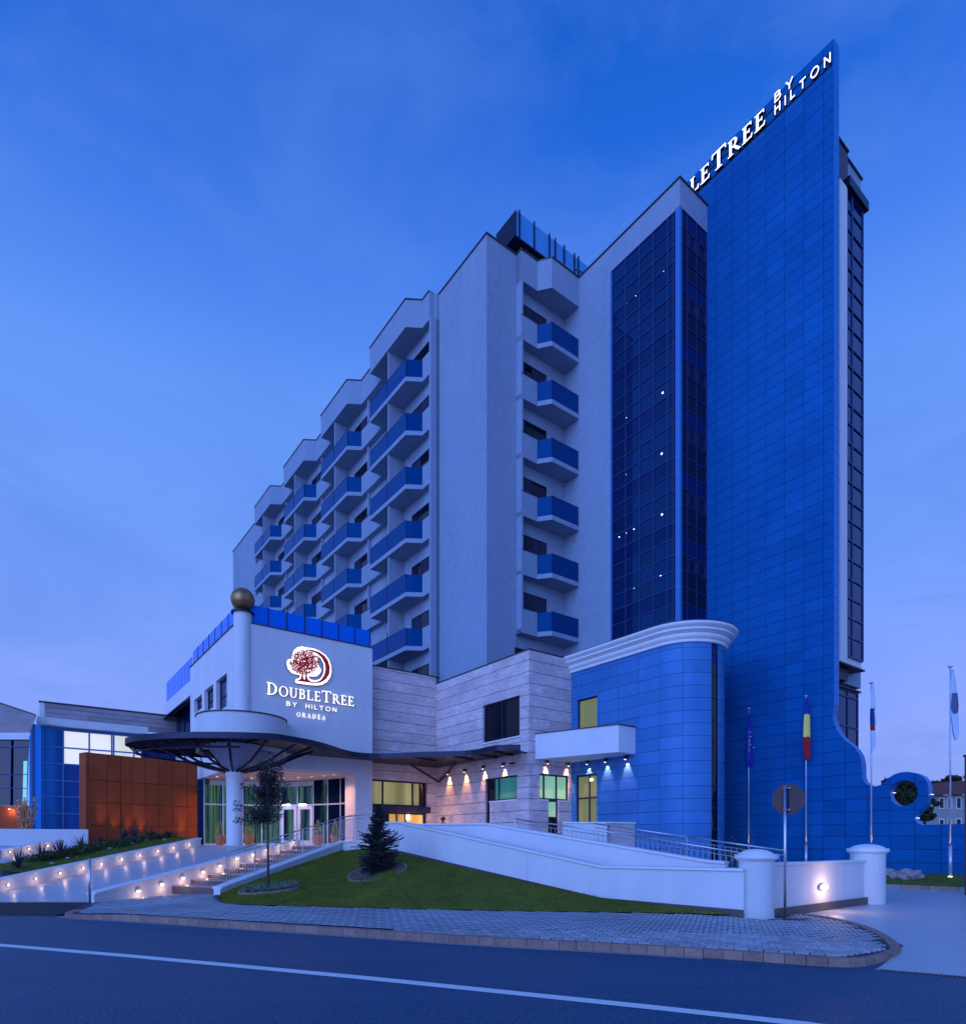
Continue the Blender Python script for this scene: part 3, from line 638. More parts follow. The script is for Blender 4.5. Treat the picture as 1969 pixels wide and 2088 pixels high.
# end block at the far end
part('end_block', box(uBs, 30, 64.75, 75.5, 2, ROOF-.2), TOWER, tower)
part('roof_coping', box(uBs-.06, uBs+.4, 64.7, 75.6, ROOF-.199, ROOF-.12), DCAP, tower)
for k in range(6):
    z = FL0+PIT*k
    window(tower, 'u', uBs-.05, 65.6, 66.9, z+.5, z+2.3, 1, gm=GLK, depth=.05)
PB = 8.53
def leftrow(k, top=False):
    zb = FL0+PIT*k
    for i in range(4):
        o_ = PB*i; d0, d1, e = 33.6+o_, 34.17+o_, 39.03+o_; s_ = 29.12*K+.18 if i == 0 else 39.03+PB*(i-1)
        nx = 41.4+o_
        outline = [(uBk, s_), (uBs, s_), (uBs, d0), (uF, d1), (uF, e), (uBs, e), (uBk, e)]
        if top:
            z1 = ROOF if True else 0
            part('canopy', MB().prism(outline, zb, ROOF), TOWER, tower)
            cc = [(uBs-.05, s_), (uBs-.05, d0-.02), (uF-.05, d1-.03), (uF-.05, e+.05), (uBs, e+.05), (uBs+.3, e+.02), (uF+.35, e-.2), (uF+.35, d1+.2), (uBs+.35, d0), (uBs+.35, s_)]
            part('roof_coping', MB().prism(cc, ROOF+.003+.002*i, ROOF+.07), DCAP, tower)
            continue
        b = MB().prism(outline, zb, zb+.27)
        b.box(uBs+.001, uBs+.14, s_+.002, d0, zb+.271, zb+1.40)       # solid parapet
        b.box(uBs+.0, uBk, e+.0, e+.03, zb+.271, zb+.272)
        bo = part('balcony', b, TOWER, tower)
        g = .03
        part('glass_panel', MB().slab([(0, zb+.30), (1, zb+.30), (1, zb+1.40), (0, zb+1.40)], lambda a_, z_, t: (uBs+(uF-uBs)*a_+.05+t, d0+.05+(d1-d0)*a_, z_), .015), GBAL, bo)
        mid = 36.6+o_
        for a_, b_ in ((d1+.03, mid-.03), (mid+.03, e-.03)): part('glass_panel', box(uF+.03, uF+.045, a_, b_, zb+.30, zb+1.40), GBAL, bo)
        part('glass_panel', box(uF+.06, uBs-.03, e-.05, e-.035, zb+.30, zb+1.40), GBAL, bo)
        rl = MB(); rl.tube((uF+.03, mid, zb+.27), (uF+.03, mid, zb+1.40), .03, 6).tube((uF+.03, d1, zb+.27), (uF+.03, d1, zb+1.42), .02, 6).tube((uF+.03, e-.03, zb+.27), (uF+.03, e-.03, zb+1.42), .02, 6)
        rl.box(uF+.02, uF+.06, d1, e, zb+1.402, zb+1.43)
        part('rail_post', rl, FRAME, bo)
        part('parapet_cap', box(uBs-.02, uBs+.17, s_+.01, d0-.01, zb+1.402, zb+1.43), DCAP, bo)
        # partitions between rooms
        part('partition', box(uF+.10, uBk, mid-.07, mid+.07, zb+.272, zb+PIT-.002), TOWER, tower)
        if i < 3: part('partition', box(uBs+.15, uBk, nx-.07, nx+.07, zb+.272, zb+PIT-.002), TOWER, tower)
        window(tower, 'u', uBk-.04, 33.4+o_-(.0 if i else .1), 35.5+o_, zb+.29, zb+2.58, 2, gm=lambda *a: random.choice((GLK, GLK, CURTD)), depth=.045)
        window(tower, 'u', uBk-.04, 37.3+o_, 38.9+o_, zb+.29, zb+2.58, 1, gm=GLK, depth=.045)
for k in range(-2, 6): leftrow(k)
leftrow(6, True)
# front notch with one column of balconies
du, dv = 21.83*K, 22.30*K
for k in range(0, 7):
    zb = FL0+PIT*k; ol = [(uB1, wBk), (uB1, wB1), (du, wB1), (dv, wB2), (uC, wB2), (uC, wBk)]
    if k == 6:
        part('canopy', MB().prism(ol, zb, ROOF-.001), TOWER, tower)
        part('roof_coping', MB().prism([(uB1-.05, wB1+.3), (uB1-.05, wB1-.06), (du+.03, wB1-.06), (dv+.02, wB2-.06), (uC-.06, wB2-.06), (uC-.06, wB2+.3), (dv+.1, wB2+.3), (du+.1, wB1+.3)], ROOF+.004, ROOF+.08), DCAP, tower)
        continue
    b = MB().prism([(q if k else (q[0]-(.9 if q[0] == uB1 else 0), q[1])) for q in ol] if False else ol, zb, zb+.27)
    b.box(uB1+.131, du, wB1+.001, wB1+.14, zb+.271, zb+1.40)
    bo = part('balcony', b, TOWER, tower)
    part('glass_panel', MB().slab([(0, zb+.30), (1, zb+.30), (1, zb+1.40), (0, zb+1.40)], lambda a_, z_, t: (du+.03+(dv-du)*a_, wB1+.04+(wB2-wB1)*a_+t, z_), .015), GBAL, bo)
    part('glass_panel', box(dv+.04, uC-.03, wB2+.04, wB2+.055, zb+.30, zb+1.40), GBAL, bo)
    part('rail_post', MB().tube((dv+.02, wB2+.04, zb+.27), (dv+.02, wB2+.04, zb+1.42), .022, 6).tube((uC-.05, wB2+.04, zb+.27), (uC-.05, wB2+.04, zb+1.42), .022, 6).box(dv, uC-.02, wB2+.03, wB2+.07, zb+1.402, zb+1.425), FRAME, bo)
    part('parapet_cap', box(uB1-.0, du, wB1-.02, wB1+.17, zb+1.402, zb+1.43), DCAP, bo)
    window(tower, 'w', wBk-.04, uB1+.14, uw(1113, wBk), zb+.60, zb+2.62, 2, gm=lambda *a: random.choice((GLK, CURTD)), depth=.045)
window(tower, 'w', wB0-.04, uw(1049, wB0), uw(1078, wB0), hz(1338, uB1, wB0), hz(1321, uB1, wB0), 1, gm=GLK, depth=.045)
# ---- glass bay in the tower's inner corner
zr = .8393
bay = thing('glass_bay', 'dark blue glazed stair bay in the inner corner beside the blue wall', 'curtain wall', (uC, wG, 8), True)
zb0 = 9.6
rows = []; z = zGT
while z > zb0+.3: rows.append(z); z -= zr
rows.append(zb0); rows = rows[::-1]
cw_ = [wG+.42, wu(1360, uC), wu(1330.7, uC), wu(1302.7, uC), wu(1274.3, uC), 21.49*K]
fr_ = MB()
for c in cw_: fr_.box(uC+.02, uC+.12, c-.028, c+.028, zb0, zGT-.002)
for r_ in rows: fr_.box(uC+.021, uC+.119, wG+.3, 21.49*K-.02, r_-.028, r_+.026)
part('frame', fr_, MULL, bay)
for j, (b, t) in enumerate(zip(rows, rows[1:])):
    sp = (len(rows)-2-j) % 4 == 3
    for s_, e in zip(cw_, cw_[1:]): ibox('pane', uC+.06, uC+.075, s_+.02, e-.02, b+.02, t-.02, GLS if sp else GLD, bay)
part('backing', box(uC+.25, uC+.3, wG+.36, 21.4*K, zb0, zGT-.05), BLUED, bay)
part('corner_pilaster', box(uC-.03, uC+.14, wG-.03, wG+.26, zb0, zGT-.003), STRIP, bay)
part('edge_trim', box(uC-.03, uC+.1, 21.49*K, 21.49*K+.1, zb0, zGT-.003), STRIP, bay)
# narrow face of the bay
uc2 = [uC+.15, uw(1402, wG), uw(1421, wG), uS-.02]
f2 = MB()
for c in uc2: f2.box(c-.03, c+.03, wG+.02, wG+.10, zb0, zGT-.004)
for r_ in rows: f2.box(uC+.15, uS-.02, wG+.021, wG+.099, r_-.03, r_+.028)
part('frame', f2, mat('mullion_dark', (.03, .03, .14), .5), bay)
for j, (b, t) in enumerate(zip(rows, rows[1:])):
    q = (len(rows)-2-j) % 4
    for i, (s_, e) in enumerate(zip(uc2, uc2[1:])):
        pn_ = ibox('pane', s_+.02, e-.02, wG+.05, wG+.062, b+.02, t-.02, GLS if q == 0 and i == 0 else (GLK if q else GLS), bay)
        if q == 1 and i > 0: 
            sm_ = MB(); a_, b_ = s_+.12, e-.12
            for x0, x1, z0, z1 in ((a_, b_, b+.1, b+.15), (a_, b_, t-.15, t-.1), (a_, a_+.05, b+.15, t-.15), (b_-.05, b_, b+.15, t-.15)): sm_.box(x0, x1, wG+.02, wG+.06, z0, z1)
            part('opening_light', sm_, MULL, bay)
part('backing', box(uC+.3, uS-.05, wG+.25, wG+.3, zb0, zGT-.05), BLUED, bay)
# lit ceiling lamps seen just behind the glass
for x, y in ((1352.6, 551), (1295.6, 602), (1279, 616), (1350.5, 800.7), (1276, 851.8), (1348.5, 925), (1275.6, 968), (1349, 1049), (1292, 1079), (1276, 1087), (1262, 1095), (1346.4, 1175), (1292, 1199), (1275, 1205)):
    w_ = wu(x, uC+.05); z_ = hz(y, uC+.05, w_); r_ = .055 if x > 1340 else .035
    part('room_lamp', MB().slab([(math.cos(t)*r_, math.sin(t)*r_*.9) for t in [2*math.pi*i/10 for i in range(10)]], lambda a_, b_, t: (uC+.052+t, w_+a_, z_+b_), .006), EMR, bay)

# ---- tall blue fin wall
fin = thing('blue_fin_wall', 'tall blue panelled wall rising above the hotel and curling down to a ring at the right', 'wall', (uS, 13.14, 0), True)
ox, oy, sc = 1460, 1340, 509/1875
edge = [(865, 380), (870, 440), (882, 495), (905, 548), (935, 592), (968, 626), (1010, 655), (1045, 690), (1073, 735), (1087, 790), (1090, 850), (1092, 900), (1104, 932), (1128, 956), (1160, 968), (1200, 971), (1238, 960), (1270, 932), (1300, 905), (1340, 880), (1385, 866), (1440, 862), (1500, 872), (1550, 897), (1580, 935), (1592, 985), (1590, 1040), (1574, 1095), (1548, 1138), (1520, 1165), (1500, 1186), (1488, 1210), (1494, 1233), (1514, 1252), (1545, 1261), (1600, 1260), (1875, 1253)]
def fpx(x, y): X, Y = ox+x*sc, oy+y*sc; w_ = wu(X, uS); return (w_, hz(Y, uS, w_))
edge = [fpx(*p) for p in edge]
FT = EYE+32.32*K
wE = 13.14; w_far = 20*K
sil = [(w_far, .1), (w_far, FT), (wE, FT), (wE, edge[0][1])]+edge[0:]+[(0.5, edge[-1][1]), (0.5, .1)]
sil[4] = (wE, edge[0][1]-.01)
hc = fpx(1408, 1022); hl, hr = fpx(1300, 1022), fpx(1516, 1022); ht, hb = fpx(1408, 925), fpx(1408, 1120)
hrw, hrz = abs(hl[0]-hr[0])/2, abs(ht[1]-hb[1])/2; hcw = (hl[0]+hr[0])/2
hole = [(hcw+hrw*math.cos(t), hc[1]+hrz*math.sin(t)) for t in [2*math.pi*i/40 for i in range(40)]]
def poly_ext(name, outer, holes, fn, t0, t1, m, parent, smooth=False):
    """polygon with holes extruded between depths t0 and t1"""
    mb = MB(); rings = [outer]+holes; flat = [p for r_ in rings for p in r_]; n = len(flat)
    tri = tessellate_polygon([[Vector((p[0], p[1], 0)) for p in r_] for r_ in rings])
    mb.v = [tuple(fn(p[0], p[1], t0)) for p in flat]+[tuple(fn(p[0], p[1], t1)) for p in flat]
    for q in tri: mb.f.append(tuple(q)); mb.f.append(tuple(n+i for i in reversed(q)))
    o_ = 0
    for r_ in rings:
        k = len(r_)
        for i in range(k): j = (i+1) % k; mb.f.append((o_+i, o_+j, n+o_+j, n+o_+i))
        o_ += k
    return part(name, mb, m, parent, smooth)
finfn = lambda a_, b_, t: (uS+t, a_, b_)
poly_ext('core', sil, [hole], finfn, .05, .50, BLUEL, fin)
poly_ext('joint_backing', [(a_+(.01 if a_ < 15 else 0), b_-.01) for a_, b_ in sil], [hole], finfn, .03, .0499, BLUED, fin)
# panels, clipped to the outline
jx = [1425, 1459, 1492.5, 1525, 1561.3, 1599.4, 1638.3, 1679]
jw = [w_far]+[wu(x, uS) for x in jx]
st_ = 1.72
q = [wu(x, uS) for x in (1723, 1768, 1814, 1864, 1918)]
jw += q
while jw[-1] > 1.5: jw.append(jw[-1]-1.25)
jw.append(.5); jw = sorted(jw)
def clip(poly, a0, a1, b0, b1):
    def cut(P, ins, inter):
        o_ = []
        for i in range(len(P)):
            c, p = P[i], P[i-1]
            if ins(c):
                if not ins(p): o_.append(inter(p, c))
                o_.append(c)
            elif ins(p): o_.append(inter(p, c))
        return o_
    def ix(v): return lambda p, c: (v, p[1]+(c[1]-p[1])*(v-p[0])/(c[0]-p[0]))
    def iy(v): return lambda p, c: (p[0]+(c[0]-p[0])*(v-p[1])/(c[1]-p[1]), v)
    for ins, it in ((lambda p: p[0] >= a0, ix(a0)), (lambda p: p[0] <= a1, ix(a1)), (lambda p: p[1] >= b0, iy(b0)), (lambda p: p[1] <= b1, iy(b1))):
        poly = cut(poly, ins, it)
        if len(poly) < 3: return []
    return poly
hk = min(range(40), key=lambda i: -hole[i][1]); 
# key-holed silhouette, so that clipping keeps the ring open
top_i = min(range(len(sil)), key=lambda i: (sil[i][0]-hole[hk][0])**2+(sil[i][1]-hole[hk][1])**2)
cw_sign = sum((sil[i][0]-sil[i-1][0])*(sil[i][1]+sil[i-1][1]) for i in range(len(sil))); hs_sign = sum((hole[i][0]-hole[i-1][0])*(hole[i][1]+hole[i-1][1]) for i in range(40))
H = hole if cw_sign*hs_sign < 0 else hole[::-1]
hk = max(range(40), key=lambda i: H[i][1]); H = H[hk:]+H[:hk+1]
keyed = sil[:top_i+1]+[(a_+.0, b_) for a_, b_ in H]+sil[top_i:]
pans = []
zrow = .5465; zt = FT-.42
zs = [FT, zt]
while zs[-1] > .2: zs.append(zs[-1]-zrow)
for z1, z0 in zip(zs, zs[1:]):
    for a0, a1 in zip(jw, jw[1:]):
        g = .009
        c = clip(keyed, a0+g, a1-g, max(z0, .1)+g, z1-g)
        if len(c) < 3: continue
        ar = abs(sum(c[i-1][0]*c[i][1]-c[i][0]*c[i-1][1] for i in range(len(c))))/2
        if ar < .01: continue
        simple = abs(ar-(a1-a0-2*g)*(z1-max(z0, .1)-2*g)) < 1e-3
        d_ = W3(uS, (a0+a1)/2); pans.append((-ar/d_.y**2, simple, c, (a0+g, a1-g, max(z0, .1)+g, z1-g)))
pans.sort(key=lambda p: p[0]); rest = MB(); nobj = 0
for _, simple, c, rr in pans:
    if simple and nobj < 290:
        ibox('panel', uS-.012+random.uniform(-.002, .002), uS+.029, rr[0], rr[1], rr[2], rr[3], BLUE, fin); nobj += 1
    elif simple: rest.box(uS-.012, uS+.029, rr[0], rr[1], rr[2], rr[3])
    else:
        try: rest.slab([(a_, b_) for a_, b_ in c], lambda a_, b_, t: (uS-.012+t, a_, b_), .041)
        except Exception: pass
part('panels', rest, BLUE, fin, kind='stuff')
# side panels of the fin's near edge
z = FT
rest = MB()
while z > edge[0][1]+.3:
    rest.box(uS+.02, uS+.49, wE-.022, wE-.002, z-zrow+.018, z); z -= zrow
part('edge_panels', rest, BLUEL, fin, kind='stuff')
for (x, y) in ((1321, 1018), (1607, 1031), (1500, 1209)):
    a_, b_ = fpx(x, y)
    part('strip_lamp', box(uS+.08, uS+.36, a_-.015, a_+.015, b_-.015, b_+.015), mat('strip_lens', (.8, .8, .8), .5, emit=(.9, .85, 1), es=1.2), fin)

# ---- rear tower seen beyond the fin
REARW = TOWER
rear = thing('rear_tower', 'narrow rear hotel tower right of the blue wall, with a tall blue glass bay', 'building', (30.1, 14.0, 0), True)
wR = 12.56*K; uR0, uR1 = uS+.52, uw(1754.5, wR)
zrb = hz(1388, 32, wR)
part('wall', box(uR0, uR1, wR, 26, zrb, ROOF), TOWER, rear)
part('corner_stack', box(uR0-.02, uw(1728, wR-.25), wR-.25, wR+.7, zrb, hz(270, 31, wR-.2)), mat('dark_stack', (.10, .09, .14), .8), rear)
part('roof_coping', box(uR0+.9, uR1+.08, wR-.08, wR+.3, ROOF+.001, ROOF+.08), DCAP, rear)
part('stack_cap', box(uR0-.05, uw(1730, wR-.3), wR-.33, wR+.75, hz(270, 31, wR-.2), hz(270, 31, wR-.2)+.08), DCAP, rear)
wq = 12.05*K; ua, ub = uw(1727.5, wq), uw(1760, wq); zt_, zb_ = hz(428, ub, wq), hz(1349, ub, wq)
rws = [zb_+(zt_-zb_)*i/24 for i in range(25)]
f = MB(); cs = [ua, uw(1738.5, wq), ub]
for c in cs: f.box(c-.04, c+.04, wq, wq+.1, zb_, zt_)
for r_ in rws: f.box(ua, ub, wq+.001, wq+.09, r_-.035, r_+.035)
part('frame', f, MULL, rear)
for s_, e in zip(cs, cs[1:]):
    for b, t in zip(rws, rws[1:]): ibox('pane', s_+.03, e-.03, wq+.05, wq+.06, b+.03, t-.03, GLS, rear)
part('bay_body', box(ua-.5, ub, wq+.101, wR-.001, zb_-.42, zt_+.0), WHITE2, rear)
part('bay_sill', box(uw(1713, wq-.05), ub+.06, wq-.06, wR-.002, zb_-.5, zb_-.43), DCAP, rear)
part('bay_top', box(ua-.1, ub+.25, wq-.15, wR, zt_+.001, zt_+.45), DMET, rear)
part('side_strip', box(uw(1712.8, wq), ua-.02, wq+.0, wR-.003, zb_-.42, zt_+.0), WHITE2, rear)
part('soffit_step', box(uR0, uR1-.7, wR+.3, 24, zrb-.5, zrb-.001), WHITE2, rear)
part('stone_neck', box(uR0, uw(1728, wR+1), wR+1, 24, 6, zrb-.501), STONE, rear)
zt2 = hz(1414, uw(1751, wR+.2), wR+.2); uc_ = uw(1750, wR+.2)
part('lower_box', box(uR0, uc_-.05, wR+.42, 24, 1, zt2-.1), BLUED, rear)
window(rear, 'w', wR+.2, uR0+.02, uc_, 1, zt2, 4, rows=[zt2-.35-1.5*i for i in range(6)][::-1], fm=MULL, gm=GLS, fw=.07, depth=.1)
part('lower_roof', box(uR0-.02, uc_+.1, wR+.1, 24, zt2+.002, zt2+.08), DCAP, rear)

# ---- roof plant screen
ru, rw = uw(1051, 29.0), 29.0
zt_, zb_ = hz(427.6, ru, rw), hz(478, ru, rw)
ps = thing('roof_plant_screen', 'zinc panelled plant screen on legs above the front notch of the roof', 'screen', (ru, rw, ROOF), True)
part('side_panel', box(ru, ru+.06, rw, rw+1.9, zb_, zt_), DMET, ps)
xs = [1051.3, 1058, 1088, 1119, 1131, 1149, 1170, 1178, 1215, 1260]
for a_, b_ in zip(xs, xs[1:]): ibox('panel', uw(a_, rw)+.07, uw(b_, rw)-.03, rw-.002, rw+.05, zb_, zt_, ZINC, ps)
sp = MB()
for a_ in xs[1:-1]: sp.box(uw(a_, rw)-.04, uw(a_, rw)+.04, rw-.08, rw-.01, zb_-.05, zt_+.12)
part('post', sp, DMET, ps)
part('deck', box(ru+.07, 34, rw+.06, rw+1.9, zb_, zb_+.12), DMET, ps)
lg_ = MB()
for a_ in (1078, 1110, 1140, 1170): lg_.box(uw(a_, rw)-.05, uw(a_, rw)+.05, rw+.2, rw+.3, ROOF, zb_-.001)
lg_.box(ru+.3, 33, rw+1.5, rw+1.6, ROOF, zb_)
part('leg', lg_, DMET, ps)
part('stay', MB().tube((uw(1169.5, rw-.3), rw-.3, hz(523, 27, rw)), (uw(1222, rw-1.5), rw-1.5, hz(537, 28, rw-1.5)), .05, 6), DMET, ps)

# ================================================================== LETTERING
def strokes(ch, thin=.07, thick=.15):
    """serif capitals as polygons in a box of height 1; returns (width, polygons)"""
    P = []; T, t, sf = thick, thin, .07
    def bx(x0, x1, y0, y1): P.append([(x0, y0), (x1, y0), (x1, y1), (x0, y1)])
    def ser(x, y, w=.34, up=True): 
        h = .05; P.append([(x-w/2, y), (x+w/2, y), (x+w/2, y+h), (x-w/2, y+h)])
    def arc(cx, cy, rx, ry, a0, a1, th, n=16, thin_=None):
        o_, i_ = [], []
        for k in range(n+1):
            a_ = R(a0+(a1-a0)*k/n); ww = t+(th-t)*abs(math.cos(a_))**1.3
            o_.append((cx+rx*math.cos(a_), cy+ry*math.sin(a_))); i_.append((cx+(rx-ww)*math.cos(a_), cy+(ry-t-(0))*math.sin(a_)))
        P.append(o_+i_[::-1])
    if ch == 'D': ser(.19, 0); ser(.19, .95); bx(.12, .12+T, .02, .98); arc(.30, .5, .52, .5, -90, 90, T+.02); bx(.12, .34, 0, t); bx(.12, .34, 1-t, 1); return .88, P
    if ch == 'O': arc(.46, .5, .43, .52, -90, 90, T); arc(.46, .5, .43, .52, 90, 270, T); return .92, P
    if ch == 'U': ser(.18, .95); ser(.68, .95, .28); bx(.11, .11+T, .33, .98); bx(.645, .645+t, .33, .98); arc(.412, .34, .302, .36, 180, 360, T*.85); return .86, P
    if ch == 'B': ser(.19, 0); ser(.19, .95); bx(.12, .12+T, .02, .98); bx(.12, .36, 0, t); bx(.12, .36, .5, .5+t); bx(.12, .36, 1-t, 1); arc(.34, .76, .25, .24, -90, 90, T); arc(.34, .27, .31, .27, -90, 90, T); return .72, P
    if ch == 'L': ser(.19, 0); ser(.19, .95); bx(.12, .12+T, .02, .98); bx(.12, .60, 0, t); P.append([(.52, 0), (.62, 0), (.66, .24), (.61, .24)]); return .68, P
    if ch == 'E': ser(.19, 0); ser(.19, .95); bx(.12, .12+T, .02, .98); bx(.12, .60, 0, t); bx(.12, .48, .48, .48+t); bx(.12, .56, 1-t, 1); P.append([(.54, 0), (.62, 0), (.66, .22), (.61, .22)]); P.append([(.50, 1), (.59, 1), (.59, .80), (.55, .80)]); bx(.44, .48, .40, .62); return .70, P
    if ch == 'T': ser(.42, 0, .36); bx(.345, .345+T, .02, .98); bx(.05, .80, 1-t, 1); P.append([(.05, 1), (.12, 1), (.08, .76), (.03, .76)]); P.append([(.73, 1), (.80, 1), (.82, .76), (.77, .76)]); return .84, P
    if ch == 'R': ser(.19, 0); ser(.19, .95); bx(.12, .12+T, .02, .98); bx(.12, .36, .47, .47+t); bx(.12, .36, 1-t, 1); arc(.34, .735, .27, .265, -90, 90, T); P.append([(.32, .48), (.46, .50), (.80, .05), (.86, 0), (.66, 0)]); return .84, P
    if ch == 'A': ser(.12, 0, .28); ser(.68, 0, .32); P.append([(.08, 0), (.15, 0), (.44, .93), (.40, 1)]); P.append([(.40, 1), (.60, 0), (.78, 0), (.46, 1)]); bx(.22, .60, .30, .30+t); return .82, P
    return .4, P
def sans(ch, w_=.135):
    P = []
    def ln_(x0, y0, x1, y1):
        d_ = Vector((x1-x0, y1-y0)).normalized(); n_ = Vector((-d_.y, d_.x))*w_/2; P.append([(x0+n_.x, y0+n_.y), (x1+n_.x, y1+n_.y), (x1-n_.x, y1-n_.y), (x0-n_.x, y0-n_.y)])
    def arc(cx, cy, rx, ry, a0, a1, n=18):
        o_ = [(cx+rx*math.cos(R(a0+(a1-a0)*k/n)), cy+ry*math.sin(R(a0+(a1-a0)*k/n))) for k in range(n+1)]; i_ = [(cx+(rx-w_)*math.cos(R(a0+(a1-a0)*k/n)), cy+(ry-w_)*math.sin(R(a0+(a1-a0)*k/n))) for k in range(n+1)]; P.append(o_+i_[::-1])
    h = w_/2
    if ch == 'B': ln_(h, 0, h, 1); ln_(0, h, .45, h); ln_(0, .53, .45, .53); ln_(0, 1-h, .42, 1-h); arc(.42, .765, .26, .235, -90, 90); arc(.44, .298, .32, .298, -90, 90); return .78, P
    if ch == 'Y': ln_(0.02, 1, .40, .45); ln_(.78, 1, .40, .45); ln_(.40, .5, .40, 0); return .80, P
    if ch == 'H': ln_(h, 0, h, 1); ln_(.78-h, 0, .78-h, 1); ln_(0, .52, .78, .52); return .78, P
    if ch == 'I': ln_(h, 0, h, 1); return w_, P
    if ch == 'L': ln_(h, 0, h, 1); ln_(0, h, .60, h); return .62, P
    if ch == 'T': ln_(0, 1-h, .80, 1-h); ln_(.40, 0, .40, 1); return .80, P
    if ch == 'O': arc(.54, .5, .54, .53, -90, 90); arc(.54, .5, .54, .53, 90, 270); return 1.08, P
    if ch == 'N': ln_(h, 0, h, 1); ln_(.82-h, 0, .82-h, 1); ln_(h+.02, .94, .82-h-.02, .06); return .82, P
    return .5, P
def letters(root, fn, text, glyph, heights, a0, a1, base, track, thick=.10):
    """text fitted between a0 and a1 along the wall; each letter a part: lit face and black return"""
    ws = [(glyph(c)[0]*h if c != ' ' else track*2.2*h) for c, h in zip(text, heights)]
    tot = sum(ws)+track*sum(heights[:-1]); sx = (a1-a0)/tot; x = a0
    for c, h, w_ in zip(text, heights, ws):
        if c != ' ':
            f = MB(); s_ = MB()
            for k, pl2 in enumerate(glyph(c)[1]):
                q = [(x+px*h*sx, base+py*h) for px, py in pl2]
                f.slab(q, lambda a_, b_, t, k=k: fn(a_, b_, thick+.001*k+t), .015); s_.slab(q, lambda a_, b_, t, k=k: fn(a_, b_, .03+t), thick-.031-.001*k)
            lo = part('letter', s_, EMS, root); part('face', f, EMW, lo)
        x += (w_+track*h)*sx
# on the tower: reading direction is towards the camera (decreasing w), surface faces -u
ts = thing('roof_letter_sign', 'lit white letters LETREE BY HILTON along the top of the blue wall', 'sign', (uS, 16, FT-1), True)
tfn = lambda a_, b_, t: (uS-.015-t, -a_, b_)
CH, SH = .97, .80
bz = FT-1.10
wl, wr = wu(1352, uS), wu(1563, uS)
letters(ts, tfn, 'DOUBLETREE', strokes, [CH, SH, SH, SH, SH, SH, CH, SH, SH, SH], -wu(1310, uS), -wu(1565, uS), bz, .06, .16)
letters(ts, tfn, 'BY', sans, [.44]*2, -wu(1582, uS), -wu(1619, uS), bz+.60, .55, .12)
letters(ts, tfn, 'HILTON', sans, [.44]*6, -wu(1582, uS), -wu(1696, uS), bz+.02, .62, .12)
part('mounting_rail', box(uS-.05, uS-.016, wu(1697, uS), wu(1340, uS), bz-.05, bz-.0), EMS, ts)
part('mounting_rail', box(uS-.05, uS-.016, wu(1697, uS), wu(1340, uS), bz+.49, bz+.54), EMS, ts)

# ================================================================== ENTRANCE WING
wD = 28.0*K; uD = uw(486, wD); uD1 = uw(759, wD)
ZD = hz(1322, uD1, wD); ZS = hz(1578, uw(725, wD), wD); wD1 = wu(388, uD)
wing = thing('entrance_wing', 'white two storey entrance wing with a round corner, carrying the big logo sign', 'building', (uD, wD, 1.55), True)
rc = .42
hp = [(uD-.0, wD+rc), (uD, wD1), (uBk+1, wD1), (uBk+1, wD+.0), (uD+rc, wD)]
# left windows cut as recesses
wins = []
for (x0, x1, yt, yb) in ((440.5, 462.5, 1381, 1447), (416.5, 434.7, 1402, 1448.5), (395.5, 411.5, 1422, 1450)):
    a_, b_ = wu(x1, uD), wu(x0, uD); wins.append((a_, b_, hz(yb, uD, (a_+b_)/2), hz(yt, uD, (a_+b_)/2)))
part('body', box(uD+.32, uD1, wD+.28, wD1, ZS, ZD-.002), WHITE2, wing)
m = MB(); zz = wD+rc
for r_ in rect_sub((wD+.3, wD1, ZS, ZD), wins): m.box(uD, uD+.32, *r_)
part('side_wall', m, WHITE2, wing)
for a_, b_, z0, z1 in wins: window(wing, 'u', uD+.20, a_, b_, z0, z1, 1, rows=[z0+(z1-z0)*.45], gm=GLD, fw=.05, depth=.08)
part('front_wall', box(uD+.3, uD1, wD, wD+.28, ZS, ZD-.001), WHITE2, wing)
part('corner_column', MB().lathe([(0, ZS), (rc, ZS), (rc, hz(1246, uD, wD)), (0, hz(1246, uD, wD))], uD+.28, wD+.28, 32), WHITE2, wing, False)
part('column_flange', MB().lathe([(0, hz(1246, uD, wD)+.001), (rc+.12, hz(1246, uD, wD)+.001), (rc+.13, hz(1246, uD, wD)+.07), (0, hz(1246, uD, wD)+.09)], uD+.28, wD+.28, 32), DMET, wing)
cc = MB(); cc.box(uD+.6, uD1+.05, wD-.05, wD+.3, ZD+.001, ZD+.05); cc.box(uD-.05, uD+.37, wD+.6, wD1+.1, ZD+.001, ZD+.05)
part('coping', cc, DCAP, wing)
pier_u = uw(724, wD)
part('right_pier', box(pier_u, uD1, wD+.001, wD+1.3, 1.3, ZS-.001), WHITE2, wing)
part('side_pier', box(uD, uD+.5, wD1-1.0, wD1, 1.3, ZS-.001), WHITE2, wing)
part('soffit', box(uD+.33, uD1-.05, wD+.3, wD+8, ZS-.05, ZS-.002), CEIL, wing)
ball = thing('bronze_ball', 'large dark bronze ball on top of the round corner column', 'sphere', (uD+.28, wD+.28, hz(1246, uD, wD)+.07), True)
rb = .56; cz = hz(1246, uD, wD)+.07+.08+rb*.97
part('globe', MB().lathe([(rb*math.sin(math.pi*i/24), cz-rb*math.cos(math.pi*i/24)) for i in range(25)], uD+.28, wD+.28, 48), BRASS, ball, True)
part('collar', MB().lathe([(0, cz-rb-.10), (.27, cz-rb-.10), (.24, cz-rb*.90), (0, cz-rb*.90)], uD+.28, wD+.28, 20), DMET, ball)
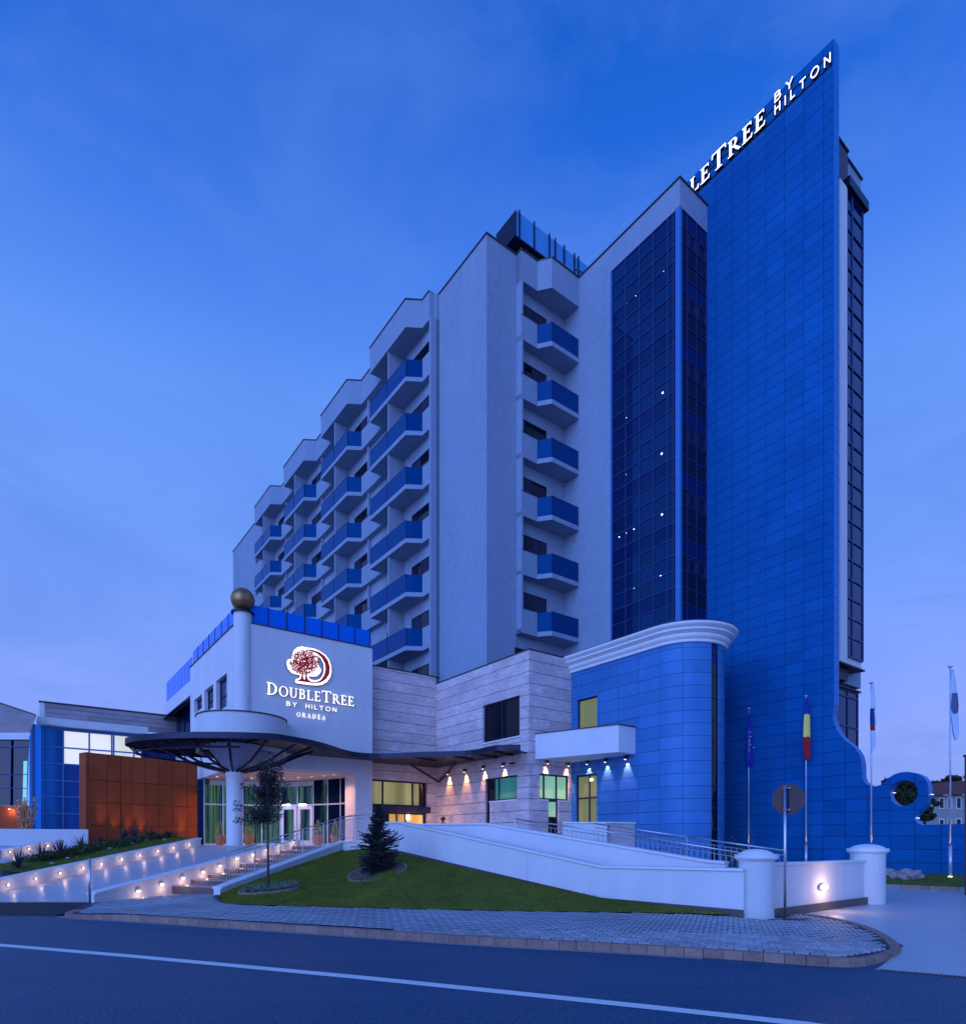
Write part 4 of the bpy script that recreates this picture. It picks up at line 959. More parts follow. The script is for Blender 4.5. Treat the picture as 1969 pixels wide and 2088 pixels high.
# roof railing of glass
gr = thing('roof_glass_railing', 'blue glass panels along the roof edge above the logo sign', 'railing', (uD+1, wD+.15, ZD), True)
xs = [508.7, 546.2, 584.3, 620.8, 655.7, 689.5, 722.6, 754]
for a_, b_ in zip(xs, xs[1:]):
    u0, u1 = uw(a_, wD+.15)+.03, uw(b_, wD+.15)-.03; ibox('glass_panel', u0, u1, wD+.15, wD+.17, ZD+.06, ZD+.98, GBALR, gr)
for a_ in xs: ibox('post', uw(a_, wD+.15)-.02, uw(a_, wD+.15)+.02, wD+.12, wD+.20, ZD+.05, ZD+1.0, FRAME, gr)
ws_ = [wD+.9+1.32*i for i in range(0, 12)]
for a_, b_ in zip(ws_, ws_[1:]):
    if b_ > wD1: break
    ibox('glass_panel', uD+.12, uD+.14, a_+.03, b_-.03, ZD+.06, ZD+.98, GBALR, gr); ibox('post', uD+.10, uD+.17, a_-.02, a_+.02, ZD+.05, ZD+1.0, FRAME, gr)
# half drum balcony
drum = thing('drum_balcony', 'white rounded balcony wrapping the corner above the dark canopy', 'balcony', (uD, wD, 5.8), True)
zd = 7.70
part('drum_wall', MB().lathe([(2.0, 6.0), (2.06, 6.0), (2.06, zd), (1.9, zd), (1.9, 6.2), (0, 6.2)], uD+.25, wD+.25, 56, R(85), R(365)), WHITE2, drum, False)
part('drum_cap', MB().lathe([(1.88, zd+.001), (2.11, zd+.001), (2.11, zd+.055), (1.88, zd+.055), (1.88, zd+.001)], uD+.25, wD+.25, 56, R(85), R(365)), DCAP, drum)
# logo sign
sg = thing('logo_sign', 'white lit sign with a red tree and letter D logo above DOUBLETREE BY HILTON ORADEA', 'sign', (uD+4, wD, 8), True)
sfn = lambda a_, b_, t: (a_, wD-.005-t, b_)
letters(sg, sfn, 'DOUBLETREE', strokes, [.60, .50, .50, .50, .50, .50, .60, .50, .50, .50], uw(541.5, wD), uw(720.5, wD), 9.04, .05, .09)
letters(sg, sfn, 'BY HILTON', sans, [.225]*9, uw(582.6, wD), uw(684.6, wD), 8.60, .42, .07)
letters(sg, sfn, 'ORADEA', strokes, [.225]*6, uw(604, wD), uw(662.5, wD), 8.12, .36, .04)
def lp(x, y): X, Y = 530+x*.112, 1290+y*.112; u_ = uw(X, wD); return (u_, hz(Y, u_, wD))
def wav(pts, amp=6):
    o_ = []
    for a_, b_ in zip(pts, pts[1:]): o_.append(a_); o_.append(((a_[0]+b_[0])/2+random.uniform(-amp, amp), (a_[1]+b_[1])/2+random.uniform(-amp, amp)))
    return o_+[pts[-1]]
Dout = [(850, 283), (960, 300), (1070, 345), (1170, 412), (1240, 500), (1280, 620), (1286, 730), (1260, 830), (1200, 910), (1120, 958), (1020, 972), (900, 966), (780, 950), (645, 930), (622, 905), (628, 868), (655, 850), (695, 842), (712, 812), (705, 785)]
Tout = wav([(690, 775), (640, 768), (600, 765), (540, 730), (500, 680), (475, 600), (468, 540), (500, 495), (555, 480), (568, 420), (590, 360), (625, 310), (660, 278), (740, 262), (800, 275)])
holeD = [(1010, 418), (1090, 480), (1138, 570), (1150, 680), (1130, 780), (1080, 850), (1000, 882), (920, 868), (875, 835), (868, 800)]+wav([(930, 812), (1010, 810), (1070, 760), (1100, 690), (1065, 640), (1050, 590), (1028, 540), (1035, 470)], 5)
pb_ = poly_ext('logo_plate', [lp(*p) for p in Dout+Tout], [[lp(*p) for p in holeD]], sfn, .02, .10, EMS, sg)
poly_ext('plate_face', [lp(*p) for p in Dout+Tout], [[lp(*p) for p in holeD]], sfn, .101, .115, EMW, pb_)
Dred = [(835, 318), (950, 330), (1060, 365), (1150, 430), (1220, 520), (1255, 640), (1245, 760), (1190, 850), (1110, 910), (1010, 935), (900, 922), (800, 908), (650, 890), (690, 872), (725, 850), (738, 810), (745, 740), (770, 700), (768, 800), (775, 850), (792, 872), (805, 850), (812, 780), (805, 700), (835, 735), (838, 810), (860, 870), (920, 905), (1010, 915), (1090, 872), (1148, 790), (1175, 690), (1165, 580), (1105, 465), (1015, 388), (900, 348), (840, 338)]
part('logo_letter', MB().slab([lp(*p) for p in Dred], lambda a_, b_, t: sfn(a_, b_, .117+t), .012), RED, pb_)
lf = MB(); rnd = random.Random(4)
for i in range(1000):
    a_ = rnd.uniform(0, 6.283); r_ = math.sqrt(rnd.random()); x = 790+r_*265*math.cos(a_); y = 555+r_*220*math.sin(a_)
    if y < 420 and abs(x-760) > 150+(y-320)*1.1: continue
    s_ = rnd.uniform(5, 17)*(1.15-.5*r_); th = rnd.uniform(0, 3.14); pts = []
    for k in range(6): t = 2*math.pi*k/6; e = s_*(1 if k % 3 else 1.7)*rnd.uniform(.7, 1.1); pts.append(lp(x+e*math.cos(t+th), y+e*math.sin(t+th)))
    lf.slab(pts, lambda p_, q_, t, i=i: sfn(p_, q_, .117+.00002*i+t), .008)
part('logo_leaves', lf, RED, pb_, kind='stuff')

# ---- glazed entrance front
ent = thing('glass_entrance', 'curved glass entrance front with green curtains and double doors under the white wing', 'entrance', (-12, 37, 1.55))
gx = [416.5, 455, 495.5, 534, 571.6, 606.6, 638.9, 668.2, 693.8, 717]
gY = [36.3, 36.95, 37.4, 37.6, 37.6, 37.45, 37.1, 36.6, 36.0, 35.3]
gpt = [Vector((tx(x)*Y, Y)) for x, Y in zip(gx, gY)]
ztr, zgl = 3.92, ZS-.06; zh = 5.08
fm_ = MB()
for i, p in enumerate(gpt):
    fm_.tube((p.x, p.y, 1.55), (p.x, p.y, zgl), .035, 4)
for a_, b_ in zip(gpt, gpt[1:]):
    fm_.bar(a_, b_, .06, (1.55, 1.63), (1.55, 1.63)); fm_.bar(a_, b_, .07, (ztr-.04, ztr+.04), (ztr-.04, ztr+.04))
part('frame', fm_, PALUM, ent)
for i, (a_, b_) in enumerate(zip(gpt, gpt[1:])):
    if i not in (4, 5):
        part('pane', MB().bar(a_, b_, .015, (1.64, ztr-.05), (1.64, ztr-.05)), GCLR, ent)
    part('pane', MB().bar(a_, b_, .015, (ztr+.05, zgl), (ztr+.05, zgl)), GCLR, ent)
    # curtain behind each bay, pleated
    if i in (4, 5): off = .9
    else: off = .45
    dd = (b_-a_); nn = Vector((-dd.y, dd.x)).normalized(); cm = MB(); n_ = 26
    pts = [a_+dd*(k/n_)+nn*(off+.05*math.sin(k*1.9+i)+.03*math.sin(k*.83)) for k in range(n_+1)]
    for p, q in zip(pts, pts[1:]): cm.quad((p.x, p.y, 1.56), (q.x, q.y, 1.56), (q.x, q.y, zh), (p.x, p.y, zh))
    part('curtain', cm, CURT, ent, True)
for i in (4, 5):
    a_, b_ = gpt[i], gpt[i+1]; dd = (b_-a_).normalized(); m = MB(); A_, B_ = a_+dd*.06, b_-dd*.06
    for P_, Q_ in ((A_, A_+dd*.16), (B_-dd*.16, B_)): m.bar(P_, Q_, .07, (1.57, ztr-.06), (1.57, ztr-.06))
    for z0, z1 in ((1.57, 1.80), (ztr-.26, ztr-.06)): m.bar(A_+dd*.161, B_-dd*.161, .069, (z0, z1), (z0, z1))
    dr_ = part('door', m, PALUM, ent); part('pane', MB().bar(A_+dd*.16, B_-dd*.16, .012, (1.8, ztr-.26), (1.8, ztr-.26)), GCLR, dr_)
    e_ = B_-dd*.10 if i == 4 else A_+dd*.10; nn = Vector((dd.y, -dd.x))*.08
    part('handle', MB().tube((e_.x+nn.x, e_.y+nn.y, 2.35), (e_.x+nn.x, e_.y+nn.y, 2.75), .015, 6), STEEL, dr_)
    part('door_closer', MB().bar(A_+dd*.1+nn, A_+dd*.55+nn, .05, (ztr-.02, ztr+.06), (ztr-.02, ztr+.06)), EMC, dr_)  # closer bar has an emissive material, though it is no lamp
part('transom_band', MB().bar(gpt[0]+Vector((0, .7)), gpt[4]+Vector((0, .9)), .1, (zh, zgl), (zh, zgl)).bar(gpt[4]+Vector((0, .9)), gpt[-1]+Vector((0, .7)), .1, (zh, zgl), (zh, zgl)), mat('glow_ceiling_band', (.5, .42, .5), .8, emit=(.30, .22, .42), es=.55), ent)  # emission in the band stands in for interior light on the ceiling
part('side_return', MB().bar(gpt[0], gpt[0]+Vector((-1.4, 1.5)), .05, (1.55, zgl), (1.55, zgl)), GLK, ent)
part('inner_wall', MB().bar(gpt[0]+Vector((-2.6, 4.6)), gpt[-1]+Vector((1.0, 4.9)), .1, (1.5, zgl), (1.5, zgl)), BLUED, ent)
for k, (x, y) in enumerate(((442, 1584), (513, 1586.6), (546, 1587), (577.6, 1586.6), (608.4, 1585.8), (635.4, 1584.2), (660, 1582.2), (681, 1580))):
    Y = (ZS-EYE-.05)*F/(HY-y); p = (tx(x)*Y, Y, ZS-.055)
    dl = thing('downlight', '%s of the eight round downlights in the soffit over the glass entrance, from the left' % ('first', 'second', 'third', 'fourth', 'fifth', 'sixth', 'seventh', 'last')[k], 'downlight', p, group='downlights over the entrance')
    part('lens', MB().lathe([(0, p[2]-.004), (.08, p[2]-.004)], p[0], p[1], 12), EML, dl)
    part('ring', MB().lathe([(.08, p[2]-.001), (.11, p[2]-.012), (.12, p[2]-.001)], p[0], p[1], 12), PALUM, dl)
    light('SPOT', (p[0], p[1], p[2]-.06), 120, (1, .50, .32), dl, .05, (0, 0, -1), R(140), .8)
# column and dish canopy
CXY = Vector((tx(478)*29.0, 29.0))
colm = thing('entrance_column', 'round pale column carrying the dark dish canopy in front of the glass entrance', 'column', (CXY.x, CXY.y, 1.55))
part('shaft', MB().lathe([(0, 1.55), (.36, 1.55), (.36, 4.85), (0, 4.85)], CXY.x, CXY.y, 32), WHITE2, colm, False)
part('capital', MB().lathe([(.375, 4.72), (.40, 4.76), (.40, 4.98), (0, 4.98)], CXY.x, CXY.y, 32), WHITE2, colm)
can = thing('dark_canopy', 'dark dish shaped entrance canopy trailing in a wavy band along the wall to the right', 'canopy', (CXY.x, CXY.y, 5.0))
ZC = 6.2
fe = []
for i in range(0, 33):
    a_ = R(92+(304-92)*i/32)
    rx, ry = 4.75, (2.7 if math.sin(a_) < 0 else 4.3); fe.append(Vector((CXY.x+rx*math.cos(a_), CXY.y+ry*math.sin(a_))))
for x, Y in ((590, 27.35), (615, 27.9), (640, 28.6), (668, 29.7), (695, 31.2), (724, 32.3), (761, 32.75), (815, 32.6), (865, 32.1), (920, 31.9), (958, 31.6), (982, 31.0), (1000, 30.2), (1020, 29.8), (1058, 29.75)):
    fe.append(Vector((tx(x)*Y, Y)))
fe = [Vector(p) for p in chaikin(fe, 1)]
c1 = W3(uw(1060, 0.1) if False else 18.3*K-.02, wu(1062, 18.3*K)); c2 = W3(18.3*K-.02, 28.6*K-.02); c3 = W3(uD1+.02, 28.6*K-.02); c4 = W3(uD1+.02, wD-.02); c5 = W3(uD+2.4, wD-.02); c6 = W3(uD-1.9, wD+1.9)
outl = [tuple(p) for p in fe]+[tuple(c[:2]) for c in (c1, c2, c3, c4, c5)]+[tuple(CXY+Vector((1.2, 2.4)))]
part('sheet', MB().prism(outl, ZC, ZC+.05), CANO, can)
fb = MB()
for a_, b_ in zip(fe, fe[1:]): fb.bar(a_, b_, .14, (ZC-.13, ZC+.13), (ZC-.13, ZC+.13))
for p in fe: fb.tube((p.x, p.y, ZC-.13), (p.x, p.y, ZC+.13), .07, 10)
part('front_beam', fb, DMET, can)
False and part('edge_fin', MB().path([(p.x*.997, p.y*.997+.0, ZC+.20) for p in fe], .03, 6), DMET, can, True)
part('lower_tube', MB().path([(CXY.x+(p.x-CXY.x)*.92, CXY.y+(p.y-CXY.y)*.92, ZC-.46) for p in fe[:60]], .05, 6), DMET, can)
for i in range(len(fe)-1):
    if i % 3 == 0:
        p = fe[i]; 
        if p.x < -8.6: q = CXY+(p-CXY)*.18
        else:
            q = Vector((p.x+.9, p.y+3.2)) if p.x < -4.3 else Vector((p.x+1.4, p.y+1.9))
            if p.x < -5.4 and p.y > 31: q = p+Vector((.4, 1.2))
        part('rib', MB().tube((p.x, p.y, ZC-.04), (q.x, q.y, ZC-.04), .05, 6), DMET, can)
for i in range(0, 60, 3):
    p = fe[i]; part('strut', MB().tube((p.x, p.y, ZC-.1), (CXY.x+(p.x-CXY.x)*.92, CXY.y+(p.y-CXY.y)*.92, ZC-.46), .028, 5), DMET, can)
for i in range(14):
    a_ = R(100+i*25.7); tip = Vector((CXY.x+3.6*math.cos(a_), CXY.y+(2.2 if math.sin(a_) < 0 else 3.0)*math.sin(a_), ZC-.12)); b_ = Vector((CXY.x+.36*math.cos(a_), CXY.y+.36*math.sin(a_), 4.95)); mid = b_.lerp(tip, .5)+Vector((0, 0, -.16))
    part('branch', MB().path([b_, b_.lerp(mid, .5)+Vector((0, 0, -.03)), mid, mid.lerp(tip, .5)+Vector((0, 0, .03)), tip], .06, 7), DMET, can)
part('bowl', MB().lathe([(.42, 4.99), (.6, 5.3), (.95, 5.75), (1.25, 6.15)], CXY.x, CXY.y, 32), mat('bowl_render', (.35, .33, .42), .7), can, True)
bk_ = W3(18.3*K-.06, 28.6*K-.4, hz(1596, 18.3*K, 28.6*K))
for q in (W3(16.4*K, 28.0*K, ZC-.05), W3(17.9*K, 26.2*K, ZC-.05)): part('bracket', MB().tube(bk_, q, .06, 7), DMET, can)
# potted topiaries
def conebush(loc, label, group, parent=None):
    t = thing('potted_topiary', label, 'potted plant', loc, group=group); x, y, z = loc
    part('pot', MB().lathe([(0, z), (.17, z), (.25, z+.42), (.28, z+.43), (.28, z+.50), (.22, z+.50), (.21, z+.46), (0, z+.46)], x, y, 20), TERRA, t)
    cm = MB(); r_ = random.Random(int(x*100))
    part('stem', MB().tube((x, y, z+.45), (x, y, z+1.2), .015, 5), BARK, t)
    for _ in range(700):
        h = r_.random()**1.3; rad = (.26*(1-h)**.8+.02)*math.sqrt(r_.uniform(.35, 1)); a_ = r_.uniform(0, 6.28); p = Vector((x+rad*math.cos(a_), y+rad*math.sin(a_), z+.48+h*.82)); s_ = .03
        v = [p+Vector([r_.uniform(-s_, s_) for _ in range(3)]) for _ in range(3)]; cm.tri(*v)
    part('foliage', cm, LEAFY, t, kind='stuff'); return t
for x, y, Y, lb in ((448.6, 0, 33.0, 'cone shaped yellow-green bush in a terracotta pot, left of the round column'), (507, 0, 33.0, 'cone shaped yellow-green bush in a terracotta pot, just right of the round column'), (648, 0, 32.2, 'cone bush in a terracotta pot seen through the stair railing, right of the double doors'), (683, 0, 32.2, 'cone bush in a terracotta pot seen through the stair railing, beside the white pier')):
    conebush((tx(x)*Y, Y, 1.55), lb, 'potted cone bushes at the entrance')
    if x > 600: light('POINT', (tx(x)*Y-.4, Y-.5, 2.3), 3, (1, .75, .5), None)

# ---- wing's further, lower part on the left
fw_ = thing('terrace_annexe', 'far left part of the white wing with a glass roof rail and dark glazed terrace', 'building', (uD, wD1, 1.55), True)
w0_ = wD1+.02; w1_ = wu(336, uD); w2_ = wu(296, uD); w3_ = wu(277, uD)
zt_ = hz(1435, uD, w1_); zb_ = hz(1500, uD, w1_)
part('wall', box(uD+.5, uD+8, w0_, w1_, 1.5, zt_), WHITE2, fw_)
part('parapet', box(uD, uD+.499, w0_, w1_, zt_-.9, zt_-.001), WHITE2, fw_)
for i in range(8): a_ = w0_+(w1_-w0_)*i/8; ibox('glass_panel', uD+.1, uD+.12, a_+.04, a_+(w1_-w0_)/8-.04, zt_+.02, zt_+1.5, GBALR, fw_)
window(fw_, 'u', uD+.3, w0_+.1, w1_, zt_-3.7, zt_-.95, 5, gm=GLD, fm=FRAME, fw=.07, depth=.1)
part('awning', MB().quad((uD+.3, w0_, zt_-.9), (uD+.3, w1_, zt_-.9), (uD-.5, w1_, zt_-1.5), (uD-.5, w0_, zt_-1.5)), DMET, fw_)
part('lower_wall', box(uD+.2, uD+.499, w0_, w3_, 1.5, zt_-3.75), WHITE2, fw_)
part('side_wing', box(uD+.5, uD+8, w1_+.01, w3_, 1.5, hz(1475, uD, w2_)), WHITE2, fw_)
window(fw_, 'u', uD+.42, w1_+.2, w2_, zt_-4.2, zt_-1.6, 3, gm=GLD, fm=FRAME, fw=.06, depth=.07)
window(fw_, 'u', uD+.12, w0_+1, w2_, 2.3, 5.0, 6, gm=TEALI, fm=FRAME, fw=.08, depth=.07)

# ================================================================== STONE PODIUM
uS2, wS1, wS3 = 18.3*K, 28.6*K, 21.0*K
uAn = .9964*wS3; 
ZT1, ZT2 = hz(1381.5, uS2, wS1), hz(1324.7, uS2, wS3)
pod = thing('stone_podium', 'two storey podium clad in striped grey travertine between the wing and the blue annexe', 'building', (uS2, wS3, 1.5), True)
RH = .575
# openings
o1 = (uD1-.2, uw(870, wS1), 1.55, hz(1596, uw(870, wS1), wS1))
wa, wb = wu(1059, uS2), wu(984, uS2); o2 = (wa, wb, hz(1500, uS2, wa), hz(1417.5, uS2, wa))
wa3, wb3 = wu(1054, uS2), wu(989, uS2); o3 = (wa3, wb3, hz(1629.5, uS2, wa3), hz(1580, uS2, wa3)); o3b = (wu(998, uS2), wb3, 1.55, o3[2]+.001)
ua4, ub4 = uw(1100, wS3), uw(1160, wS3); o4 = (ua4, ub4, hz(1630, ua4, wS3), hz(1577, ua4, wS3)); o4b = (uw(1117.6, wS3), uw(1139, wS3), 1.2, o4[2]+.001)
clad(pod, 'stone_board', 'w', wS1, uD1+.01, uS2-.001, 1.2, ZT1, 1.7, RH, [o1], .24, .026, STONE, True, 100)
clad(pod, 'stone_board', 'u', uS2, wS3+.0, wS1-.001, 1.0, ZT2, 1.8, RH, [o2, o3, o3b], .24, .026, STONE, True, 120)
clad(pod, 'stone_board', 'w', wS3, uS2+.241, uAn, 1.0, ZT2, 1.7, RH, [o4, o4b], .24, .026, STONE, True, 78)
part('core', MB().box(uD1, uS2-.02, wS1+.241, wS1+.6, 1.0, ZT1-.02).box(uS2+.241, uS2+.6, wS3+.242, wS1+.5, 1.0, ZT2-.02).box(uS2+.61, uAn, wS3+.243, wS3+.6, 1.0, ZT2-.02), STONEB, pod)
part('roof_slab', MB().box(uS2+.3, uAn+3, wS3+.3, wS1+.5, ZT2-.3, ZT2-.1), STONEB, pod)
part('coping', MB().box(uD1, uS2+.26, wS1-.03, wS1+.3, ZT1+.002, ZT1+.06).box(uS2-.03, uS2+.3, wS3-.03, wS1-.04, ZT2+.002, ZT2+.06).box(uS2+.31, uAn-.0, wS3-.03, wS3+.3, ZT2+.002, ZT2+.06), DCAP, pod)
window(pod, 'u', uS2+.12, o2[0], o2[1], o2[2], o2[3], 2, gm=GLK, fw=.07, depth=.1)
part('window_sill', box(uS2-.05, uS2+.12, o2[0]-.02, o2[1]+.05, o2[2]-.08, o2[2]-.002), COPE, pod)
part('curtain', box(uS2+.20, uS2+.215, o2[0], o2[1], o2[2], o2[3]), CURTD, pod)
window(pod, 'u', uS2+.12, o3[0], o3[1], o3[2], o3[3], 1, gm=lambda s_, e, b, t: (GLK if s_ > wu(1010, uS2) else GREEND) if e-s_ < 9 else GLK, fw=.07, depth=.1, cpos=[o3[0], wu(1013, uS2), wu(1004, uS2), o3[1]])
window(pod, 'u', uS2+.12, o3b[0], o3b[1], 1.55, o3[2]-.01, 1, gm=GLK, fw=.08, depth=.09, name='door')
part('window_sill', box(uS2-.05, uS2+.12, o3[0], o3b[0]-.02, o3[2]-.08, o3[2]-.002), COPE, pod)
window(pod, 'w', wS3+.12, o4[0], o4[1], o4[2], o4[3], 3, gm=GREENW, fw=.08, depth=.1, cpos=[o4[0], uw(1112, wS3), uw(1137.5, wS3), o4[1]])
dd_ = window(pod, 'w', wS3+.10, o4b[0], o4b[1], 1.2, o4[2]-.01, 1, rows=[o4[2]-.9], gm=lambda s_, e, b, t: GREENW if b > 2 else GLK, fw=.08, depth=.1, name='door')
part('window_sill', box(o4[0], o4[1], wS3-.05, wS3+.12, o4[2]-.08, o4[2]-.002) if False else MB().box(o4[0], o4b[0]-.01, wS3-.05, wS3+.10, o4[2]-.08, o4[2]-.002).box(o4b[1]+.01, o4[1], wS3-.05, wS3+.10, o4[2]-.08, o4[2]-.002), COPE, pod)
# main entrance in the back face
zt_ = o1[3]; zd_ = hz(1645, uw(830, wS1), wS1); cp_ = [o1[0], uw(782, wS1), uw(843, wS1), uw(858, wS1), o1[1]]
window(pod, 'w', wS1+.10, o1[0], o1[1], zd_, zt_, 1, gm=lambda s_, e, b, t: GLK if s_ > uw(850, wS1) else OLIVD, fm=FRAME, fw=.10, depth=.12, cpos=cp_)
hd = part('door_head', box(o1[0], o1[1]+.12, wS1-.25, wS1+.09, zd_-.36, zd_-.001), FRAME, pod)
window(pod, 'w', wS1+.12, o1[0], o1[1], 1.56, zd_-.37, 1, gm=lambda s_, e, b, t: GLK if e < uw(796, wS1) else AMBER, fm=FRAME, fw=.09, depth=.12, name='sliding_door', cpos=[o1[0], uw(794, wS1), uw(811, wS1), uw(829, wS1), uw(866, wS1), o1[1]])
light('POINT', (uw(850, wS1), wS1-1.4, 2.9), 45, (1, .55, .30), pod, .3)
part('lit_panel', box(uw(830.5, wS1), uw(836.5, wS1), wS1+.09, wS1+.11, hz(1669, 15.5, wS1), hz(1659, 15.5, wS1)), EMC, pod)
part('banner', box(uw(773, wD+2), uw(822, wD+2), 0, .1, 0, .1), STONEB, pod) if False else None
# wall spotlights
def walllamp(x, y, axis, val, label, warm=True, e=70):
    a_ = wu(x, val) if axis == 'u' else uw(x, val); P = (val, a_) if axis == 'u' else (a_, val); z = hz(y, *P)
    nrm = (-1, 0) if axis == 'u' else (0, -1)
    t = thing('wall_spotlight', label, 'lamp', (P[0], P[1], z), True, group='small wall spotlights')
    X, Y = P
    f = lambda d_, h_: (X+nrm[0]*d_, Y+nrm[1]*d_, z+h_)
    part('bracket', MB().tube(f(0, .12), f(.12, .12), .025, 6).tube(f(0, .12), f(.012, .12), .06, 10), DMET, t)
    part('head', MB().tube(f(.15, .16), f(.17, -.03), .058, 10), DMET, t)
    part('lens', MB().tube(f(.171, -.031), f(.1715, -.045), .052, 10), EML, t)
    light('SPOT', f(.11, -.02), e, (1, .46, .18) if warm else (1, .42, .40), t, .015, Vector((nrm[0]*-.16, nrm[1]*-.16, -1)), R(58), .7)
for k, (x, y) in enumerate(((916.5, 1579), (951, 1574), (989, 1567.6), (1029.3, 1561.7))):
    walllamp(x, y, 'u', uS2, ('small wall spotlight on the left-facing stone wall, nearest the inner corner', 'small wall spotlight on the left-facing stone wall, second from the inner corner', 'small wall spotlight above the left end of the low green window', 'small wall spotlight above the middle of the low green window')[k], True, 480)
for k, (x, y) in enumerate(((1112, 1557), (1154.4, 1561.6))): walllamp(x, y, 'w', wS3, ('small wall spotlight under the white box balcony, left one above the three-part green window', 'small wall spotlight under the white box balcony, right one above the three-part green window')[k], True, 380)
part('camera', MB().tube((uS2, wu(1050, uS2), hz(1556, uS2, wu(1050, uS2))), (uS2-.3, wu(1050, uS2)+.1, hz(1558, uS2, wu(1050, uS2))), .05, 8), DMET, pod)

# ================================================================== BLUE ANNEXE with rounded end
wAf = wu(1344.5, uAn); Rc = 1.8; cu, cwc = uAn+Rc, wAf
zc0, zc1 = hz(1374, uAn, wS3), hz(1344, uAn, wS3)
anx = thing('blue_annexe', 'low blue panelled annexe with a rounded end under a white moulded cornice', 'building', (uAn, wAf, .3), True)
oW = (wu(1217, uAn), wu(1176.5, uAn), hz(1488, uAn, wu(1200, uAn)), hz(1418, uAn, wu(1216, uAn)))
oD = (wu(1216.5, uAn), wu(1174, uAn), 1.55, hz(1577, uAn, wu(1216, uAn)))
cj = sorted([wS3, wu(1184, uAn), wu(1221.6, uAn), wu(1259.9, uAn), wu(1300.8, uAn), wAf])
clad(anx, 'panel', 'u', uAn, wAf, wS3, .3, zc0, cj, .557, [oW, oD], .18, .016, BLUEA)
part('core', box(uAn+.181, uAn+.4, wAf, wS3+.2, .3, zc0), BLUED, anx)
part('interior_wall', box(uAn+.30, uAn+.32, wAf+.5, wS3+.1, .4, zc0-.1), OLIVE, anx)
window(anx, 'u', uAn+.10, *oW, 1, gm=OLIVE, fw=.08, depth=.08)
window(anx, 'u', uAn+.08, oD[0], oD[1], oD[2], oD[3], 1, rows=[hz(1627, uAn, wu(1200, uAn))], gm=OLIVE, fw=.09, depth=.09, name='door', cpos=[oD[0], wu(1199, uAn), oD[1]])
part('exit_lamp', box(uAn+.05, uAn+.075, wu(1206, uAn), wu(1201, uAn), hz(1588, uAn, 21), hz(1584, uAn, 21)), EMC, anx)
# curved panels
nr = int((zc0-.3)/.557)+1
aseg = [180, 214, 256, 268, 290, 345]
for j in range(nr):
    z0, z1 = .3+.557*j+.008, min(.3+.557*(j+1)-.008, zc0)
    for a0, a1 in zip(aseg, aseg[1:]):
        if a0 == 256: continue
        if a0 in (180,) and False: continue
        n_ = max(2, int((a1-a0)/3)); a_, b_ = R(a0)+.004, R(a1)-.004
        m = MB().lathe([(Rc-.04, z0), (Rc, z0), (Rc, z1), (Rc-.04, z1)], cu, cwc, n_, a_, b_)
        part('curved_panel', m, BLUEA, anx)
part('round_core', MB().lathe([(0, .3), (Rc-.05, .3), (Rc-.05, zc0), (0, zc0)], cu, cwc, 40), BLUED, anx)
sw = MB()
for j in range(nr+1): sw.lathe([(Rc-.045, .3+.98*j-.03), (Rc-.005, .3+.98*j-.03), (Rc-.005, .3+.98*j+.03), (Rc-.045, .3+.98*j+.03)], cu, cwc, 4, R(256.3), R(267.7)) if .3+.98*j < zc0 else None
part('slit_window', sw, FRAME, anx)
part('slit_glass', MB().lathe([(Rc-.044, .3), (Rc-.040, .3), (Rc-.040, zc0-.9), (Rc-.044, zc0-.9)], cu, cwc, 6, R(256.2), R(267.8)), GLK, anx)
# cornice profile swept along the wall and round the end
prof = [(.0, 0), (.10, .02), (.12, .14), (.20, .22), (.24, .30), (.24, .38), (.34, .46), (.42, .52), (.42, .60), (.54, .70), (.58, .76), (.58, .84), (0, .84)]
zh_ = (zc1-zc0)/.84
cm = MB(); path = [(uAn, wS3+.0, -1, 0)]+[(cu+Rc*math.cos(R(a_)), cwc+Rc*math.sin(R(a_)), math.cos(R(a_)), math.sin(R(a_))) for a_ in range(180, 351, 6)]
n_ = len(prof)
for (x, y, nx_, ny_) in path:
    for o_, h_ in prof: cm.v.append((x+nx_*o_, y+ny_*o_, zc0+h_*zh_*1.0))
for i in range(len(path)-1):
    for j in range(n_-1): a_ = i*n_+j; cm.f.append((a_, a_+n_, a_+n_+1, a_+1))
part('cornice', cm, COPE, anx)
part('roof', MB().prism([(uAn-.5, wS3)]+[(cu+(Rc+.57)*math.cos(R(a_)), cwc+(Rc+.57)*math.sin(R(a_))) for a_ in range(180, 351, 6)]+[(cu+Rc, wS3)], zc1+.002, zc1+.05), DCAP, anx)
for k, (x, y) in enumerate(((1200.8, 1558), (1238, 1553.6), (1279, 1548))):
    walllamp(x, y, 'u', uAn-.01, ('small wall spotlight on the blue wall above the side door', 'small wall spotlight on the blue wall, middle of the three under the white box balcony', 'small wall spotlight on the blue wall below the right end of the white box balcony')[k], False, 420)
# white box balcony
bb = thing('box_balcony', 'plain white box balcony projecting between the stone podium and the blue annexe', 'balcony', (21, 22, 5.8), True)
A_ = (.8886*wS3, wS3-.002); C_ = (uAn-.002, wu(1295, uAn)); B_ = (uw(1261, C_[1]), C_[1]); zb_, zt_ = hz(1533.6, *B_), hz(1478, *B_)
part('body', MB().prism([A_, B_, C_, (uAn-.002, wS3-.002)], zb_, zt_), WHITE2, bb)
part('coping', MB().prism([(A_[0]-.04, A_[1]), (B_[0]-.04, B_[1]-.05), (C_[0], C_[1]-.05), (uAn-.003, wS3-.003)], zt_+.002, zt_+.045), DCAP, bb)

